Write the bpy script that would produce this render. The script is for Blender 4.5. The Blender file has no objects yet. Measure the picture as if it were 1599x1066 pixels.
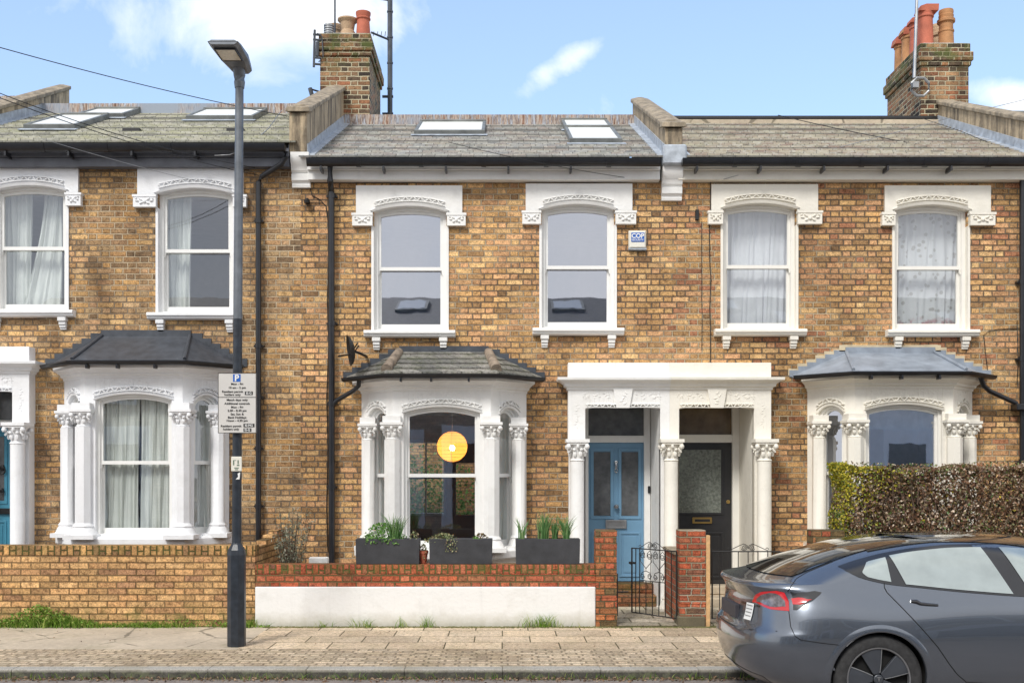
import bpy, math, random
from mathutils import Vector, Matrix
random.seed(7)
R = math.radians
S = bpy.context.scene
col = S.collection

# ------------------------------------------------------------ camera, sky, sun, exposure
F = 1650.0; CX = 785.0; HY = 738.0; CZ = 1.80       # focal length in photo pixels, vanishing point, eye height
cd = bpy.data.cameras.new('camera'); cam = bpy.data.objects.new('camera', cd); col.objects.link(cam)
cam.location = (0, 0, CZ); cam.rotation_euler = (R(90), 0, 0)
cd.sensor_width = 36; cd.lens = 36*F/1599
cd.shift_x = (799.5-CX)/1599; cd.shift_y = (HY-533)/1599
cd.clip_end = 3000
S.camera = cam
SUN_EL, SUN_AZ = R(45), R(207)                       # azimuth clockwise from +Y: behind the camera, a little to the left
world = bpy.data.worlds.new("World"); S.world = world; world.use_nodes = True
sd = bpy.data.lights.new('sun', 'SUN'); sd.energy = 1.85; sd.angle = R(15); sd.color = (1, .965, .91)
sun = bpy.data.objects.new('sun', sd); col.objects.link(sun)
sdir = Vector((math.sin(SUN_AZ)*math.cos(SUN_EL), math.cos(SUN_AZ)*math.cos(SUN_EL), math.sin(SUN_EL)))
sun.rotation_euler = sdir.to_track_quat('Z', 'Y').to_euler(); sun.location = (-5, -20, 20)
S.view_settings.view_transform = 'Standard'; S.view_settings.look = 'None'
S.view_settings.exposure = 0.56; S.view_settings.gamma = 1
S.cycles.use_denoising = True
S.cycles.max_bounces = 8; S.cycles.transparent_max_bounces = 12


class NT:
    """small helper for node trees"""
    def __init__(s, nt): s.t = nt; s.n = nt.nodes; s.l = nt.links
    def node(s, typ, **kw):
        n = s.n.new(typ)
        for k, v in kw.items(): setattr(n, k, v)
        return n
    def put(s, sock, v):
        if v is None: return
        if hasattr(v, 'links') or isinstance(v, bpy.types.NodeSocket): s.l.new(v, sock)
        else:
            try: sock.default_value = v
            except Exception: sock.default_value = (*v, 1)
    def m(s, op, a, b=None, c=None, clamp=False):
        n = s.node('ShaderNodeMath', operation=op, use_clamp=clamp)
        s.put(n.inputs[0], a); s.put(n.inputs[1], b)
        if c is not None: s.put(n.inputs[2], c)
        return n.outputs[0]
    def mix(s, f, a, b, mode='MIX'):
        n = s.node('ShaderNodeMix', data_type='RGBA', blend_type=mode)
        s.put(n.inputs[0], f); s.put(n.inputs[6], a); s.put(n.inputs[7], b)
        return n.outputs[2]
    def ramp(s, f, stops, interp='LINEAR'):
        n = s.node('ShaderNodeValToRGB'); cr = n.color_ramp; cr.interpolation = interp
        while len(cr.elements) < len(stops): cr.elements.new(0.5)
        for e, (p, c) in zip(cr.elements, stops): e.position = p; e.color = (*c, 1) if len(c) == 3 else c
        s.put(n.inputs[0], f); return n.outputs[0]
    def noise(s, vec, scale, detail=4, rough=.55, dist=0):
        n = s.node('ShaderNodeTexNoise'); s.put(n.inputs['Vector'], vec)
        n.inputs['Scale'].default_value = scale; n.inputs['Detail'].default_value = detail
        n.inputs['Roughness'].default_value = rough; n.inputs['Distortion'].default_value = dist
        return n.outputs[0]
    def sep(s, v):
        n = s.node('ShaderNodeSeparateXYZ'); s.put(n.inputs[0], v); return n.outputs
    def comb(s, x, y, z=0.0):
        n = s.node('ShaderNodeCombineXYZ'); s.put(n.inputs[0], x); s.put(n.inputs[1], y); s.put(n.inputs[2], z); return n.outputs[0]
    def rng(s, v, a, b, c=0.0, d=1.0):
        n = s.node('ShaderNodeMapRange'); s.put(n.inputs[0], v)
        for i, q in enumerate((a, b, c, d)): s.put(n.inputs[1+i], q)
        return n.outputs[0]
    def obj(s): return s.node('ShaderNodeTexCoord').outputs['Object']


# sky: Nishita blue with soft cloud banks in fixed compass directions
w = NT(world.node_tree)
bg = world.node_tree.nodes['Background']
sky = w.node('ShaderNodeTexSky', sky_type='NISHITA', sun_disc=False)
sky.sun_elevation = SUN_EL; sky.sun_rotation = SUN_AZ; sky.air_density = 1.0; sky.dust_density = 0.6; sky.ozone_density = 1.5
d = w.node('ShaderNodeTexCoord').outputs['Generated']
dx, dy, dz = w.sep(d)
dyp = w.m('MAXIMUM', w.m('ABSOLUTE', dy), .15)
u = w.m('DIVIDE', dx, dyp); v = w.m('DIVIDE', dz, dyp)
front = w.rng(dy, 0, .2)
def bank(u0, v0, su, sv, rot=0):
    c, s_ = math.cos(rot), math.sin(rot)
    a = w.m('SUBTRACT', u, u0); b = w.m('SUBTRACT', v, v0)
    p = w.m('ADD', w.m('MULTIPLY', a, c), w.m('MULTIPLY', b, s_))
    q = w.m('SUBTRACT', w.m('MULTIPLY', b, c), w.m('MULTIPLY', a, s_))
    e = w.m('ADD', w.m('POWER', w.m('ABSOLUTE', w.m('DIVIDE', p, su)), 2), w.m('POWER', w.m('ABSOLUTE', w.m('DIVIDE', q, sv)), 2))
    return w.m('EXPONENT', w.m('MULTIPLY', e, -1))
nz = w.noise(d, 9, 7, .6, .4)
nz2 = w.noise(d, 2.2, 5, .55)
banks = w.m('ADD', w.m('ADD', bank(-.215, .445, .135, .062, .12), w.m('MULTIPLY', bank(.060, .388, .048, .014, .5), .62)), bank(.49, .352, .050, .020, -.2))
banks = w.m('MULTIPLY', banks, front)
cm = w.m('ADD', banks, w.m('MULTIPLY', w.m('SUBTRACT', nz, .5), 1.7))
cm = w.m('MULTIPLY', w.rng(cm, .22, .85), front)
rest = w.m('MULTIPLY', w.rng(nz2, .30, .55, .80, 1.0), w.rng(dy, .15, -.15))       # mostly clouded over behind the camera
cm = w.m('MAXIMUM', cm, rest)
skyc = w.mix(1.0, sky.outputs[0], (1.0, 1.04, 1.06), 'MULTIPLY')
haze = w.rng(v, 0, .8, .40, .20)
skyc = w.mix(haze, skyc, (4.6, 6.2, 9.2))
cloudc = w.mix(w.rng(dy, .1, -.1), (6.5, 6.7, 7.0), w.ramp(nz2, [(.3, (4.6, 4.65, 4.8)), (.7, (6.8, 6.8, 6.85))]))
skyc = w.mix(cm, skyc, cloudc)
w.l.new(skyc, bg.inputs[0]); bg.inputs[1].default_value = 0.133

# ------------------------------------------------------------ materials
def mat(name):
    m = bpy.data.materials.new(name); m.use_nodes = True
    t = NT(m.node_tree); b = m.node_tree.nodes['Principled BSDF']
    return m, t, b

def plain(name, c, rough=.6, metal=0, spec=.5, var=.12, scale=6, bump=.0, bscale=60, coat=0, emit=None, es=0):
    m, t, b = mat(name); o = t.obj()
    n = t.noise(o, scale, 5)
    c2 = tuple(x*(1-var) for x in c); c1 = tuple(min(1, x*(1+var)) for x in c)
    t.l.new(t.ramp(n, [(.3, c2), (.7, c1)]), b.inputs['Base Color'])
    b.inputs['Roughness'].default_value = rough; b.inputs['Metallic'].default_value = metal
    b.inputs['Specular IOR Level'].default_value = spec; b.inputs['Coat Weight'].default_value = coat
    if coat: b.inputs['Coat Roughness'].default_value = .04
    if bump:
        bp = t.node('ShaderNodeBump'); bp.inputs['Strength'].default_value = bump; bp.inputs['Distance'].default_value = .01
        t.l.new(t.noise(o, bscale, 4), bp.inputs['Height']); t.l.new(bp.outputs[0], b.inputs['Normal'])
    if emit: b.inputs['Emission Color'].default_value = (*emit, 1); b.inputs['Emission Strength'].default_value = es
    return m

def island(name, stops, rough=.6, trans=.0):
    m, t, b = mat(name)
    g = t.node('ShaderNodeNewGeometry')
    t.l.new(t.ramp(g.outputs['Random Per Island'], stops), b.inputs['Base Color'])
    b.inputs['Roughness'].default_value = rough
    if trans:
        tr = t.node('ShaderNodeBsdfTranslucent'); t.l.new(t.ramp(g.outputs['Random Per Island'], stops), tr.inputs[0])
        mx = t.node('ShaderNodeMixShader'); mx.inputs[0].default_value = trans
        t.l.new(b.outputs[0], mx.inputs[1]); t.l.new(tr.outputs[0], mx.inputs[2])
        t.l.new(mx.outputs[0], m.node_tree.nodes['Material Output'].inputs[0])
    return m

def bricks(name, pal, mortar, mortar2=None, L=.225, H=.1125, row=.075, jt=.010, soot=None, soot_amt=.5, wob=.004,
           upright=False, moss=0, mossz=None, plan=False, stucco=None, rough=.85, bump=.8, zoff=0, arris=.010):
    """bond of individual bricks: L stretcher, H header (0 = stretcher bond); a random tone per brick"""
    m, t, b = mat(name); o = t.obj()
    x, y, z = t.sep(o)
    n1 = t.node('ShaderNodeTexNoise'); t.put(n1.inputs['Vector'], o); n1.inputs['Scale'].default_value = 9; n1.inputs['Detail'].default_value = 3
    nx, ny, nz_ = t.sep(n1.outputs[1])
    if plan: uu, vv = x, y
    elif upright: uu, vv = z, t.m('ADD', x, y)
    else: uu, vv = t.m('ADD', x, y), z
    uu = t.m('ADD', uu, t.m('MULTIPLY', t.m('SUBTRACT', nx, .5), wob*3))
    vv = t.m('ADD', t.m('ADD', vv, zoff), t.m('MULTIPLY', t.m('SUBTRACT', ny, .5), wob*2.4))
    vr = t.m('DIVIDE', vv, row); rown = t.m('FLOOR', vr); fr = t.m('SUBTRACT', vr, rown)
    P = L+H
    sh = t.m('MULTIPLY', rown, P*.5 if H else L*.5)
    rj = t.node('ShaderNodeTexWhiteNoise', noise_dimensions='1D'); t.put(rj.inputs['W'], rown)
    sh = t.m('ADD', sh, t.m('MULTIPLY', rj.outputs[0], .02))
    ur = t.m('DIVIDE', t.m('ADD', uu, sh), P); un = t.m('FLOOR', ur); tt = t.m('MULTIPLY', t.m('SUBTRACT', ur, un), P)
    if H:
        hd = t.m('GREATER_THAN', tt, L)
        loc = t.m('SUBTRACT', tt, t.m('MULTIPLY', hd, L)); ln = t.m('SUBTRACT', L, t.m('MULTIPLY', hd, L-H))
        un = t.m('ADD', un, t.m('MULTIPLY', hd, .37))
    else: loc, ln = tt, L
    eu = t.m('MINIMUM', loc, t.m('SUBTRACT', ln, loc))
    ev = t.m('MULTIPLY', t.m('MINIMUM', fr, t.m('SUBTRACT', 1.0, fr)), row)
    ed = t.m('MINIMUM', eu, ev)
    fine = t.noise(o, 70, 3)
    ed = t.m('ADD', ed, t.m('MULTIPLY', t.m('SUBTRACT', fine, .5), .010))
    mask = t.rng(ed, jt*.5-.002, jt*.5+.0025)
    wn = t.node('ShaderNodeTexWhiteNoise', noise_dimensions='2D'); t.put(wn.inputs['Vector'], t.comb(un, rown))
    rr, rg, rb = t.sep(wn.outputs[1])
    big = t.noise(o, .8, 4)
    k = len(pal)
    sel = t.m('ADD', t.m('MULTIPLY', rr, .86), t.m('MULTIPLY', t.m('SUBTRACT', big, .4), .5), clamp=True)
    c = t.ramp(sel, [(i/k, p) for i, p in enumerate(pal)], 'LINEAR')
    c = t.mix(1.0, c, t.ramp(rg, [(0, (.80, .79, .78)), (1, (1.20, 1.18, 1.14))]), 'MULTIPLY')
    blot = t.noise(o, 22, 5, .65)
    c = t.mix(1.0, c, t.ramp(blot, [(.33, (.50, .46, .43)), (.47, (.95, .95, .95)), (.60, (1.12, 1.1, 1.06)), (.72, (1.45, 1.38, 1.25))]), 'MULTIPLY')
    ar = t.rng(ed, jt*.5, jt*.5+arris)
    c = t.mix(1.0, c, t.mix(ar, (.52, .47, .42), (1.06, 1.06, 1.06)), 'MULTIPLY')
    sp = t.noise(o, 75, 4, .7)
    c = t.mix(1.0, c, t.ramp(sp, [(.38, (.60, .56, .52)), (.5, (1, 1, 1)), (.64, (1.35, 1.32, 1.25))]), 'MULTIPLY')
    if soot: c = t.mix(1.0, c, t.ramp(t.noise(t.comb(t.m('MULTIPLY', x, 1.5), y, z), .55, 3, .6), [(.35, (.72, .70, .68)), (.55, (1, 1, 1)), (.7, (1.14, 1.12, 1.08))]), 'MULTIPLY')
    mn = t.noise(o, 1.3, 4)
    mc = t.mix(t.rng(mn, .44, .56), mortar, mortar2 or mortar)
    c = t.mix(mask, mc, c)
    if soot:
        sn = t.rng(t.noise(t.comb(t.m('MULTIPLY', x, 1.6), y, t.m('MULTIPLY', z, .7)), 1.1, 6, .62), .48, .68)
        c = t.mix(t.m('MULTIPLY', sn, soot_amt), c, t.mix(1.0, c, soot, 'MULTIPLY'))
    if soot:
        hs = t.node('ShaderNodeHueSaturation'); hs.inputs['Saturation'].default_value = 1.0; hs.inputs['Hue'].default_value = .5015; hs.inputs['Value'].default_value = 1.05; t.put(hs.inputs['Color'], c); c = hs.outputs[0]
    if plan:
        c = t.mix(1.0, c, t.ramp(t.noise(o, .8, 6, .65), [(.35, (.80, .78, .74)), (.55, (1, 1, 1)), (.7, (1.12, 1.11, 1.08))]), 'MULTIPLY')
        gum = t.node('ShaderNodeTexVoronoi'); t.put(gum.inputs['Vector'], o); gum.inputs['Scale'].default_value = 2.3
        c = t.mix(t.m('MULTIPLY', t.rng(gum.outputs['Distance'], .035, .055, 1, 0), .6), c, (.12, .11, .09))
    if moss:
        f = t.rng(t.noise(o, 5, 6, .7), .45, .62)
        if mossz: f = t.m('MULTIPLY', f, t.rng(z, mossz[0], mossz[1], 1, 0))
        c = t.mix(t.m('MULTIPLY', f, moss), c, (.085, .11, .025))
    t.l.new(c, b.inputs['Base Color']); b.inputs['Roughness'].default_value = rough
    b.inputs['Specular IOR Level'].default_value = .25
    h = t.m('ADD', t.m('MULTIPLY', mask, .6), t.m('ADD', t.m('MULTIPLY', rb, .25), t.m('MULTIPLY', blot, .55)))
    bp = t.node('ShaderNodeBump'); bp.inputs['Strength'].default_value = bump; bp.inputs['Distance'].default_value = .012
    t.l.new(h, bp.inputs['Height']); t.l.new(bp.outputs[0], b.inputs['Normal'])
    return m

STOCK = [(.22, .135, .075), (.36, .22, .11), (.48, .29, .135), (.54, .335, .155), (.62, .42, .215), (.48, .275, .15), (.56, .335, .185)]
STOCK_D = [(.17, .12, .08), (.26, .175, .105), (.37, .245, .14), (.45, .30, .165), (.50, .36, .21), (.45, .285, .17)]
M_brick_l = bricks('stock_brick_left', STOCK_D+STOCK[2:5], (.56, .45, .31), (.20, .16, .12), jt=.012, soot=(.45, .42, .40), soot_amt=.8)
M_brick_m = bricks('stock_brick_middle', STOCK, (.14, .115, .09), (.46, .38, .27), jt=.011, soot=(.60, .57, .54), soot_amt=.55)
M_brick_r = bricks('stock_brick_right', STOCK+[(.36, .17, .10)], (.12, .095, .07), (.46, .38, .26), jt=.012, soot=(.58, .54, .5), soot_amt=.6)
M_brick_ch = bricks('sooty_chimney_brick', [(.05, .042, .036), (.10, .072, .052), (.30, .13, .075), (.24, .15, .085), (.36, .22, .13), (.085, .065, .05)], (.52, .46, .32), (.40, .35, .24), jt=.014,
                    soot=(.38, .36, .35), soot_amt=.95, moss=.75, mossz=(8.5, 8.2), wob=.008)
for n_ in M_brick_ch.node_tree.nodes: pass
M_gw_l = bricks('new_garden_brick', [(.36, .22, .11), (.48, .30, .14), (.54, .34, .165), (.58, .375, .19), (.49, .29, .14), (.33, .19, .11)], (.11, .075, .035), (.20, .14, .07), H=0, jt=.009,
                moss=.9, mossz=(.03, .30), zoff=.0, bump=.6)
M_gw_lc = bricks('new_garden_brick_on_edge', [(.35, .20, .09), (.48, .28, .12), (.52, .32, .14), (.26, .15, .08)], (.07, .07, .025), L=.225, H=0, row=.075, jt=.011, upright=True, moss=.35)
RED = [(.17, .10, .07), (.34, .085, .045), (.42, .12, .06), (.46, .16, .09), (.38, .10, .06), (.30, .13, .07)]
M_red = bricks('red_garden_brick', RED, (.16, .12, .055), (.12, .12, .05), jt=.012, moss=.45, mossz=(1.6, 1.0), wob=.006)
M_redw = bricks('red_garden_brick_pale_joints', RED, (.36, .32, .25), (.22, .2, .13), jt=.012, moss=.6, mossz=(0.0, .3), wob=.006)
M_redc = bricks('red_brick_on_edge', RED, (.11, .12, .04), L=.225, H=0, row=.072, jt=.012, upright=True, moss=.6, wob=.006)
M_pillar = bricks('weathered_pillar_brick', [(.12, .085, .05), (.20, .12, .06), (.42, .14, .06), (.26, .15, .07), (.40, .11, .06), (.14, .1, .05)], (.10, .09, .05), (.15, .13, .07), moss=.3, mossz=(2, 1), wob=.007)

def stucco(name, c, dirt=(.55, .52, .46), amt=.25, splash=False):
    m, t, b = mat(name); o = t.obj()
    n = t.noise(o, 3.2, 7, .65); n2 = t.noise(o, 28, 4)
    cc = t.mix(t.rng(n, .50, .78, 0, amt), c, tuple(a*b_ for a, b_ in zip(c, dirt)))
    x, y, z = t.sep(o)
    st = t.noise(t.comb(t.m('MULTIPLY', x, 14), t.m('MULTIPLY', y, 14), t.m('MULTIPLY', z, 1.0)), 1.0, 4)
    cc = t.mix(t.rng(st, .58, .80, 0, amt), cc, tuple(a*.72 for a in c))
    cc = t.mix(t.rng(t.noise(o, 11, 6, .75), .60, .74, 0, .35), cc, tuple(a*.70 for a in c))
    if splash:
        sf = t.m('MULTIPLY', t.rng(t.m('ADD', z, t.m('MULTIPLY', t.noise(o, 6, 6, .7), -.16)), -.10, .10, 1, 0), .75)
        cc = t.mix(sf, cc, (.36, .33, .22))
    t.l.new(cc, b.inputs['Base Color']); b.inputs['Roughness'].default_value = .55; b.inputs['Specular IOR Level'].default_value = .3
    bp = t.node('ShaderNodeBump'); bp.inputs['Strength'].default_value = .35; bp.inputs['Distance'].default_value = .01
    t.l.new(t.m('ADD', n2, t.m('MULTIPLY', n, 2.0)), bp.inputs['Height']); t.l.new(bp.outputs[0], b.inputs['Normal'])
    return m
M_white_l = stucco('cool_white_paint', (.82, .83, .85)); M_white_m = stucco('white_paint', (.84, .835, .815)); M_cream = stucco('cream_paint', (.83, .795, .71))
M_render = stucco('white_render', (.80, .80, .79), amt=.30, splash=True)
M_joinery = plain('white_gloss_joinery', (.83, .83, .81), .3, var=.03); M_joinery_c = plain('cream_joinery', (.82, .80, .745), .35, var=.03)
M_black = plain('black_gloss_pipe', (.018, .019, .023), .28, var=.25, spec=.5)
M_blackiron = plain('black_iron', (.012, .012, .013), .45, var=.3)
M_lead = plain('grey_lead', (.40, .44, .49), .5, var=.3, scale=9, bump=.3, bscale=20)
M_leaddark = plain('dark_lead', (.055, .062, .075), .45, var=.3, scale=8, bump=.3, bscale=14)
M_leadblue = plain('blue_grey_lead', (.25, .285, .335), .5, var=.25, scale=5, bump=.4, bscale=12)
M_fascia_dk = plain('dark_fascia', (.12, .127, .15), .4, var=.2)
M_stone = None
def weathered(name, c, dark):
    m, t, b = mat(name); o = t.obj(); x, y, z = t.sep(o)
    st = t.noise(t.comb(t.m('MULTIPLY', x, 9), t.m('MULTIPLY', y, 9), t.m('MULTIPLY', z, .9)), 1.0, 6, .65)
    n = t.noise(o, 5, 7, .7)
    cc = t.mix(t.rng(st, .42, .60), c, dark); cc = t.mix(t.rng(n, .5, .68, 0, .7), cc, tuple(a*.45 for a in c))
    cc = t.mix(t.rng(t.noise(o, 14, 5), .60, .72, 0, .5), cc, (.30, .29, .20))
    t.l.new(cc, b.inputs['Base Color']); b.inputs['Roughness'].default_value = .9
    bp = t.node('ShaderNodeBump'); bp.inputs['Strength'].default_value = .7; bp.inputs['Distance'].default_value = .02
    t.l.new(t.noise(o, 18, 6), bp.inputs['Height']); t.l.new(bp.outputs[0], b.inputs['Normal'])
    return m
M_par = weathered('weathered_render', (.52, .41, .27), (.15, .12, .085))
M_cope = weathered('weathered_coping', (.38, .31, .22), (.20, .165, .12))
M_ridge = None
def streaky(name):
    m, t, b = mat(name); o = t.obj(); x, y, z = t.sep(o)
    st = t.noise(t.comb(t.m('MULTIPLY', x, 11), 0.0, t.m('MULTIPLY', z, .8)), 1.0, 5, .75)
    c = t.ramp(st, [(.34, (.05, .03, .02)), (.42, (.24, .11, .06)), (.47, (.50, .44, .38)), (.52, (.12, .06, .04)), (.57, (.45, .50, .56)), (.62, (.20, .11, .07)), (.70, (.62, .63, .65))])
    c2 = t.mix(t.rng(t.noise(o, 1.2, 3), .5, .6), c, (.26, .30, .36))
    t.l.new(c2, b.inputs['Base Color']); b.inputs['Roughness'].default_value = .55
    return m
M_ridge = streaky('streaked_ridge_lead')

YR_ = 17.0
def slates(name, pal, lichen, lamt, slope):
    m, t, b = mat(name); o = t.obj(); x, y, z = t.sep(o)
    c, s_ = math.cos(slope), math.sin(slope)
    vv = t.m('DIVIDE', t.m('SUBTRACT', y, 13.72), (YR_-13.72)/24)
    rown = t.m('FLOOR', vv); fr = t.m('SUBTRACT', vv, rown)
    rj = t.node('ShaderNodeTexWhiteNoise', noise_dimensions='1D'); t.put(rj.inputs['W'], rown)
    uu = t.m('ADD', t.m('DIVIDE', x, .17), t.m('ADD', t.m('MULTIPLY', rown, .5), t.m('MULTIPLY', rj.outputs[0], .35)))
    un = t.m('FLOOR', uu); fu = t.m('SUBTRACT', uu, un)
    gap = t.rng(t.m('MINIMUM', fu, t.m('SUBTRACT', 1., fu)), .010, .026)
    edge = t.rng(fr, .02, .12)
    wn = t.node('ShaderNodeTexWhiteNoise', noise_dimensions='2D'); t.put(wn.inputs['Vector'], t.comb(un, rown))
    rr, rg, rb = t.sep(wn.outputs[1])
    cc = t.ramp(rr, [(i/len(pal), p) for i, p in enumerate(pal)])
    n = t.noise(t.comb(t.m('MULTIPLY', x, .6), y, z), 3.5, 7, .7)
    cc = t.mix(t.rng(n, .42, .66, 0, lamt), cc, lichen)
    cc = t.mix(t.rng(t.noise(t.comb(t.m('MULTIPLY', x, .5), y, z), 22, 5, .7), .48, .66, 0, .8), cc, (.50, .49, .44))
    cc = t.mix(t.rng(t.noise(o, 9, 6, .7), .60, .70, 0, .55), cc, (.17, .18, .05))
    cc = t.mix(gap, (.10, .098, .09), cc); cc = t.mix(t.rng(t.m('ADD', fr, t.m('MULTIPLY', t.m('SUBTRACT', rb, .5), .12)), .08, .24, .62, 0), cc, (.06, .06, .056))  # shadow line of each slate course painted into the colour as a dark band
    t.l.new(cc, b.inputs['Base Color']); b.inputs['Roughness'].default_value = .62
    bp = t.node('ShaderNodeBump'); bp.inputs['Strength'].default_value = .6; bp.inputs['Distance'].default_value = .012
    t.l.new(t.m('ADD', t.m('ADD', gap, rb), t.noise(o, 40, 4)), bp.inputs['Height']); t.l.new(bp.outputs[0], b.inputs['Normal'])
    return m
SL = R(25.1)
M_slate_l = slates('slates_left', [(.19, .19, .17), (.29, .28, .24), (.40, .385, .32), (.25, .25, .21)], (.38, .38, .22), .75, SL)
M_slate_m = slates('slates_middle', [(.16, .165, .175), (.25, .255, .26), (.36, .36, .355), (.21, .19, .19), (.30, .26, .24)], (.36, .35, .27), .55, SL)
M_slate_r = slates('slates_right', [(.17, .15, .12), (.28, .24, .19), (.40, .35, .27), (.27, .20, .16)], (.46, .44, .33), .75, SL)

def glass(name, tint=(.9, .93, .93), refl=.25, glow=(.78, .80, .85)):
    m, t, b = mat(name); m.node_tree.nodes.remove(b)
    tr = t.node('ShaderNodeBsdfTransparent'); tr.inputs[0].default_value = (*tint, 1)
    gl = t.node('ShaderNodeBsdfGlossy'); gl.inputs[0].default_value = (*glow, 1); gl.inputs['Roughness'].default_value = .012
    bp = t.node('ShaderNodeBump'); bp.inputs['Strength'].default_value = .022; bp.inputs['Distance'].default_value = .02
    t.l.new(t.noise(t.obj(), 2.6, 2), bp.inputs['Height']); t.l.new(bp.outputs[0], gl.inputs['Normal'])
    ge = t.node('ShaderNodeNewGeometry'); dt = t.node('ShaderNodeVectorMath', operation='DOT_PRODUCT')
    t.l.new(ge.outputs['Normal'], dt.inputs[0]); t.l.new(ge.outputs['Incoming'], dt.inputs[1])
    sch = t.m('MULTIPLY', t.m('POWER', t.m('SUBTRACT', 1.0, t.m('ABSOLUTE', dt.outputs['Value'])), 5), .9)
    f = t.m('ADD', sch, refl+.05, clamp=True)
    mx = t.node('ShaderNodeMixShader'); t.l.new(f, mx.inputs[0]); t.l.new(tr.outputs[0], mx.inputs[1]); t.l.new(gl.outputs[0], mx.inputs[2])
    t.l.new(mx.outputs[0], m.node_tree.nodes['Material Output'].inputs[0])
    return m
M_glass = glass('window_glass', refl=.17); M_glass_hi = glass('reflective_glass', refl=.50, glow=(.76, .79, .87)); M_glass_lo = glass('bay_glass', refl=.22)
M_skyl2 = plain('dull_skylight_glass', (.42, .44, .46), .5, var=.04)
M_skyl = plain('skylight_glass', (.74, .75, .72), .45, var=.04, spec=.4)
M_skyf = plain('skylight_frame', (.17, .175, .165), .5, var=.3)
M_room = plain('room_plaster', (.50, .44, .40), .8, var=.1); M_room_w = plain('warm_room_plaster', (.66, .55, .47), .8, var=.1)
M_curtain = plain('linen_curtain', (.78, .79, .75), .85, var=.08, scale=3); M_net = plain('net_curtain', (.76, .76, .80), .85, var=.05)
M_terra = plain('terracotta', (.46, .13, .075), .75, var=.2, bump=.3); M_terra_lt = plain('buff_clay', (.42, .29, .18), .8, var=.35, bump=.4)
M_terra_or = plain('orange_clay', (.42, .21, .09), .75, var=.3, bump=.3)
M_mortarcap = plain('cement_flaunching', (.45, .46, .44), .85, var=.3, bump=.5)
M_alu = plain('dull_aluminium', (.35, .36, .37), .4, metal=.7, var=.2); M_aerial = plain('dark_aerial_rod', (.06, .07, .085), .5, var=.3)
M_blue = plain('blue_door_paint', (.165, .32, .475), .35, var=.05); M_blue_l = plain('turquoise_door_paint', (.075, .30, .43), .35, var=.05)
M_blkdoor = plain('black_door_paint', (.026, .026, .028), .3, var=.15)
M_brass = plain('brass', (.55, .36, .12), .3, metal=.9); M_chrome = plain('chrome', (.55, .55, .55), .2, metal=.9)
M_obsc = plain('obscured_glass', (.15, .165, .145), .22, var=.4, scale=30, bump=.5, bscale=50)
M_doorglass = plain('door_glass', (.12, .125, .13), .12, var=.3, scale=10)
M_timber = plain('new_timber', (.58, .36, .17), .7, var=.2, scale=20)
M_planter = plain('charcoal_planter', (.038, .040, .046), .62, var=.25, scale=8, bump=.2)
M_soil = plain('potting_soil', (.03, .022, .016), .95, var=.4, bump=.8)
M_leaf = island('green_leaves', [(0, (.05, .16, .025)), (.5, (.15, .34, .06)), (1, (.32, .50, .16))], .5, .3)
M_blade = island('blade_leaves', [(0, (.05, .14, .04)), (.5, (.13, .28, .09)), (1, (.30, .42, .18))], .45, .3)
M_grass = island('grass_blades', [(0, (.09, .19, .02)), (.6, (.21, .38, .04)), (1, (.46, .48, .16))], .6, .3)
M_succ = island('succulent_leaves', [(0, (.10, .16, .05)), (.5, (.30, .33, .16)), (.8, (.45, .42, .22)), (1, (.25, .12, .09))], .5, .2)
M_olive = island('grey_green_leaves', [(0, (.12, .14, .09)), (.6, (.26, .27, .19)), (1, (.40, .38, .30))], .6, .2)
M_hedge = island('hedge_leaves', [(0, (.09, .045, .028)), (.30, (.20, .105, .06)), (.55, (.33, .195, .115)), (.74, (.13, .15, .05)), (.86, (.50, .38, .27)), (1, (.78, .66, .54))], .45, .15)
M_hedge_y = island('yellow_hedge_leaves', [(0, (.09, .15, .02)), (.4, (.35, .34, .03)), (1, (.70, .58, .06))], .5, .25)
M_twig = plain('twigs', (.10, .065, .045), .85, var=.3)
M_deadleaf = island('dead_leaves', [(0, (.07, .045, .03)), (.5, (.20, .12, .07)), (1, (.35, .25, .16))], .8)
M_sign = plain('pale_grey_sign', (.60, .58, .55), .5, var=.03); M_ink = plain('black_ink', (.012, .012, .012), .5); M_signblue = plain('parking_blue', (.01, .11, .46), .5, var=.02)
M_paperwhite = plain('white_sticker', (.8, .8, .78), .5, var=.03)
M_postblue = plain('dark_post_paint', (.022, .028, .038), .38, var=.4, scale=12, bump=.15, bscale=30); M_postgrey = plain('galvanised_grey', (.16, .175, .195), .42, metal=.35, var=.3)
M_lampglass = plain('lamp_lens', (.70, .66, .55), .25, var=.15, scale=40)
M_alarm = plain('cream_plastic', (.74, .72, .64), .4, var=.04)
def lantern_mat():
    m, t, b = mat('paper_lantern'); m.node_tree.nodes.remove(b)
    tr = t.node('ShaderNodeBsdfTranslucent'); tr.inputs[0].default_value = (.92, .50, .14, 1)
    df = t.node('ShaderNodeBsdfDiffuse'); df.inputs[0].default_value = (.75, .45, .18, 1)
    em = t.node('ShaderNodeEmission'); em.inputs[0].default_value = (1, .48, .11, 1); em.inputs[1].default_value = .34
    mx = t.node('ShaderNodeMixShader'); mx.inputs[0].default_value = .32; t.l.new(df.outputs[0], mx.inputs[1]); t.l.new(tr.outputs[0], mx.inputs[2])
    tp = t.node('ShaderNodeBsdfTransparent'); mx2 = t.node('ShaderNodeMixShader'); mx2.inputs[0].default_value = .10; t.l.new(mx.outputs[0], mx2.inputs[1]); t.l.new(tp.outputs[0], mx2.inputs[2]); mx = mx2
    ad = t.node('ShaderNodeAddShader'); t.l.new(mx.outputs[0], ad.inputs[0]); t.l.new(em.outputs[0], ad.inputs[1])
    t.l.new(ad.outputs[0], m.node_tree.nodes['Material Output'].inputs[0]); return m
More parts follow.
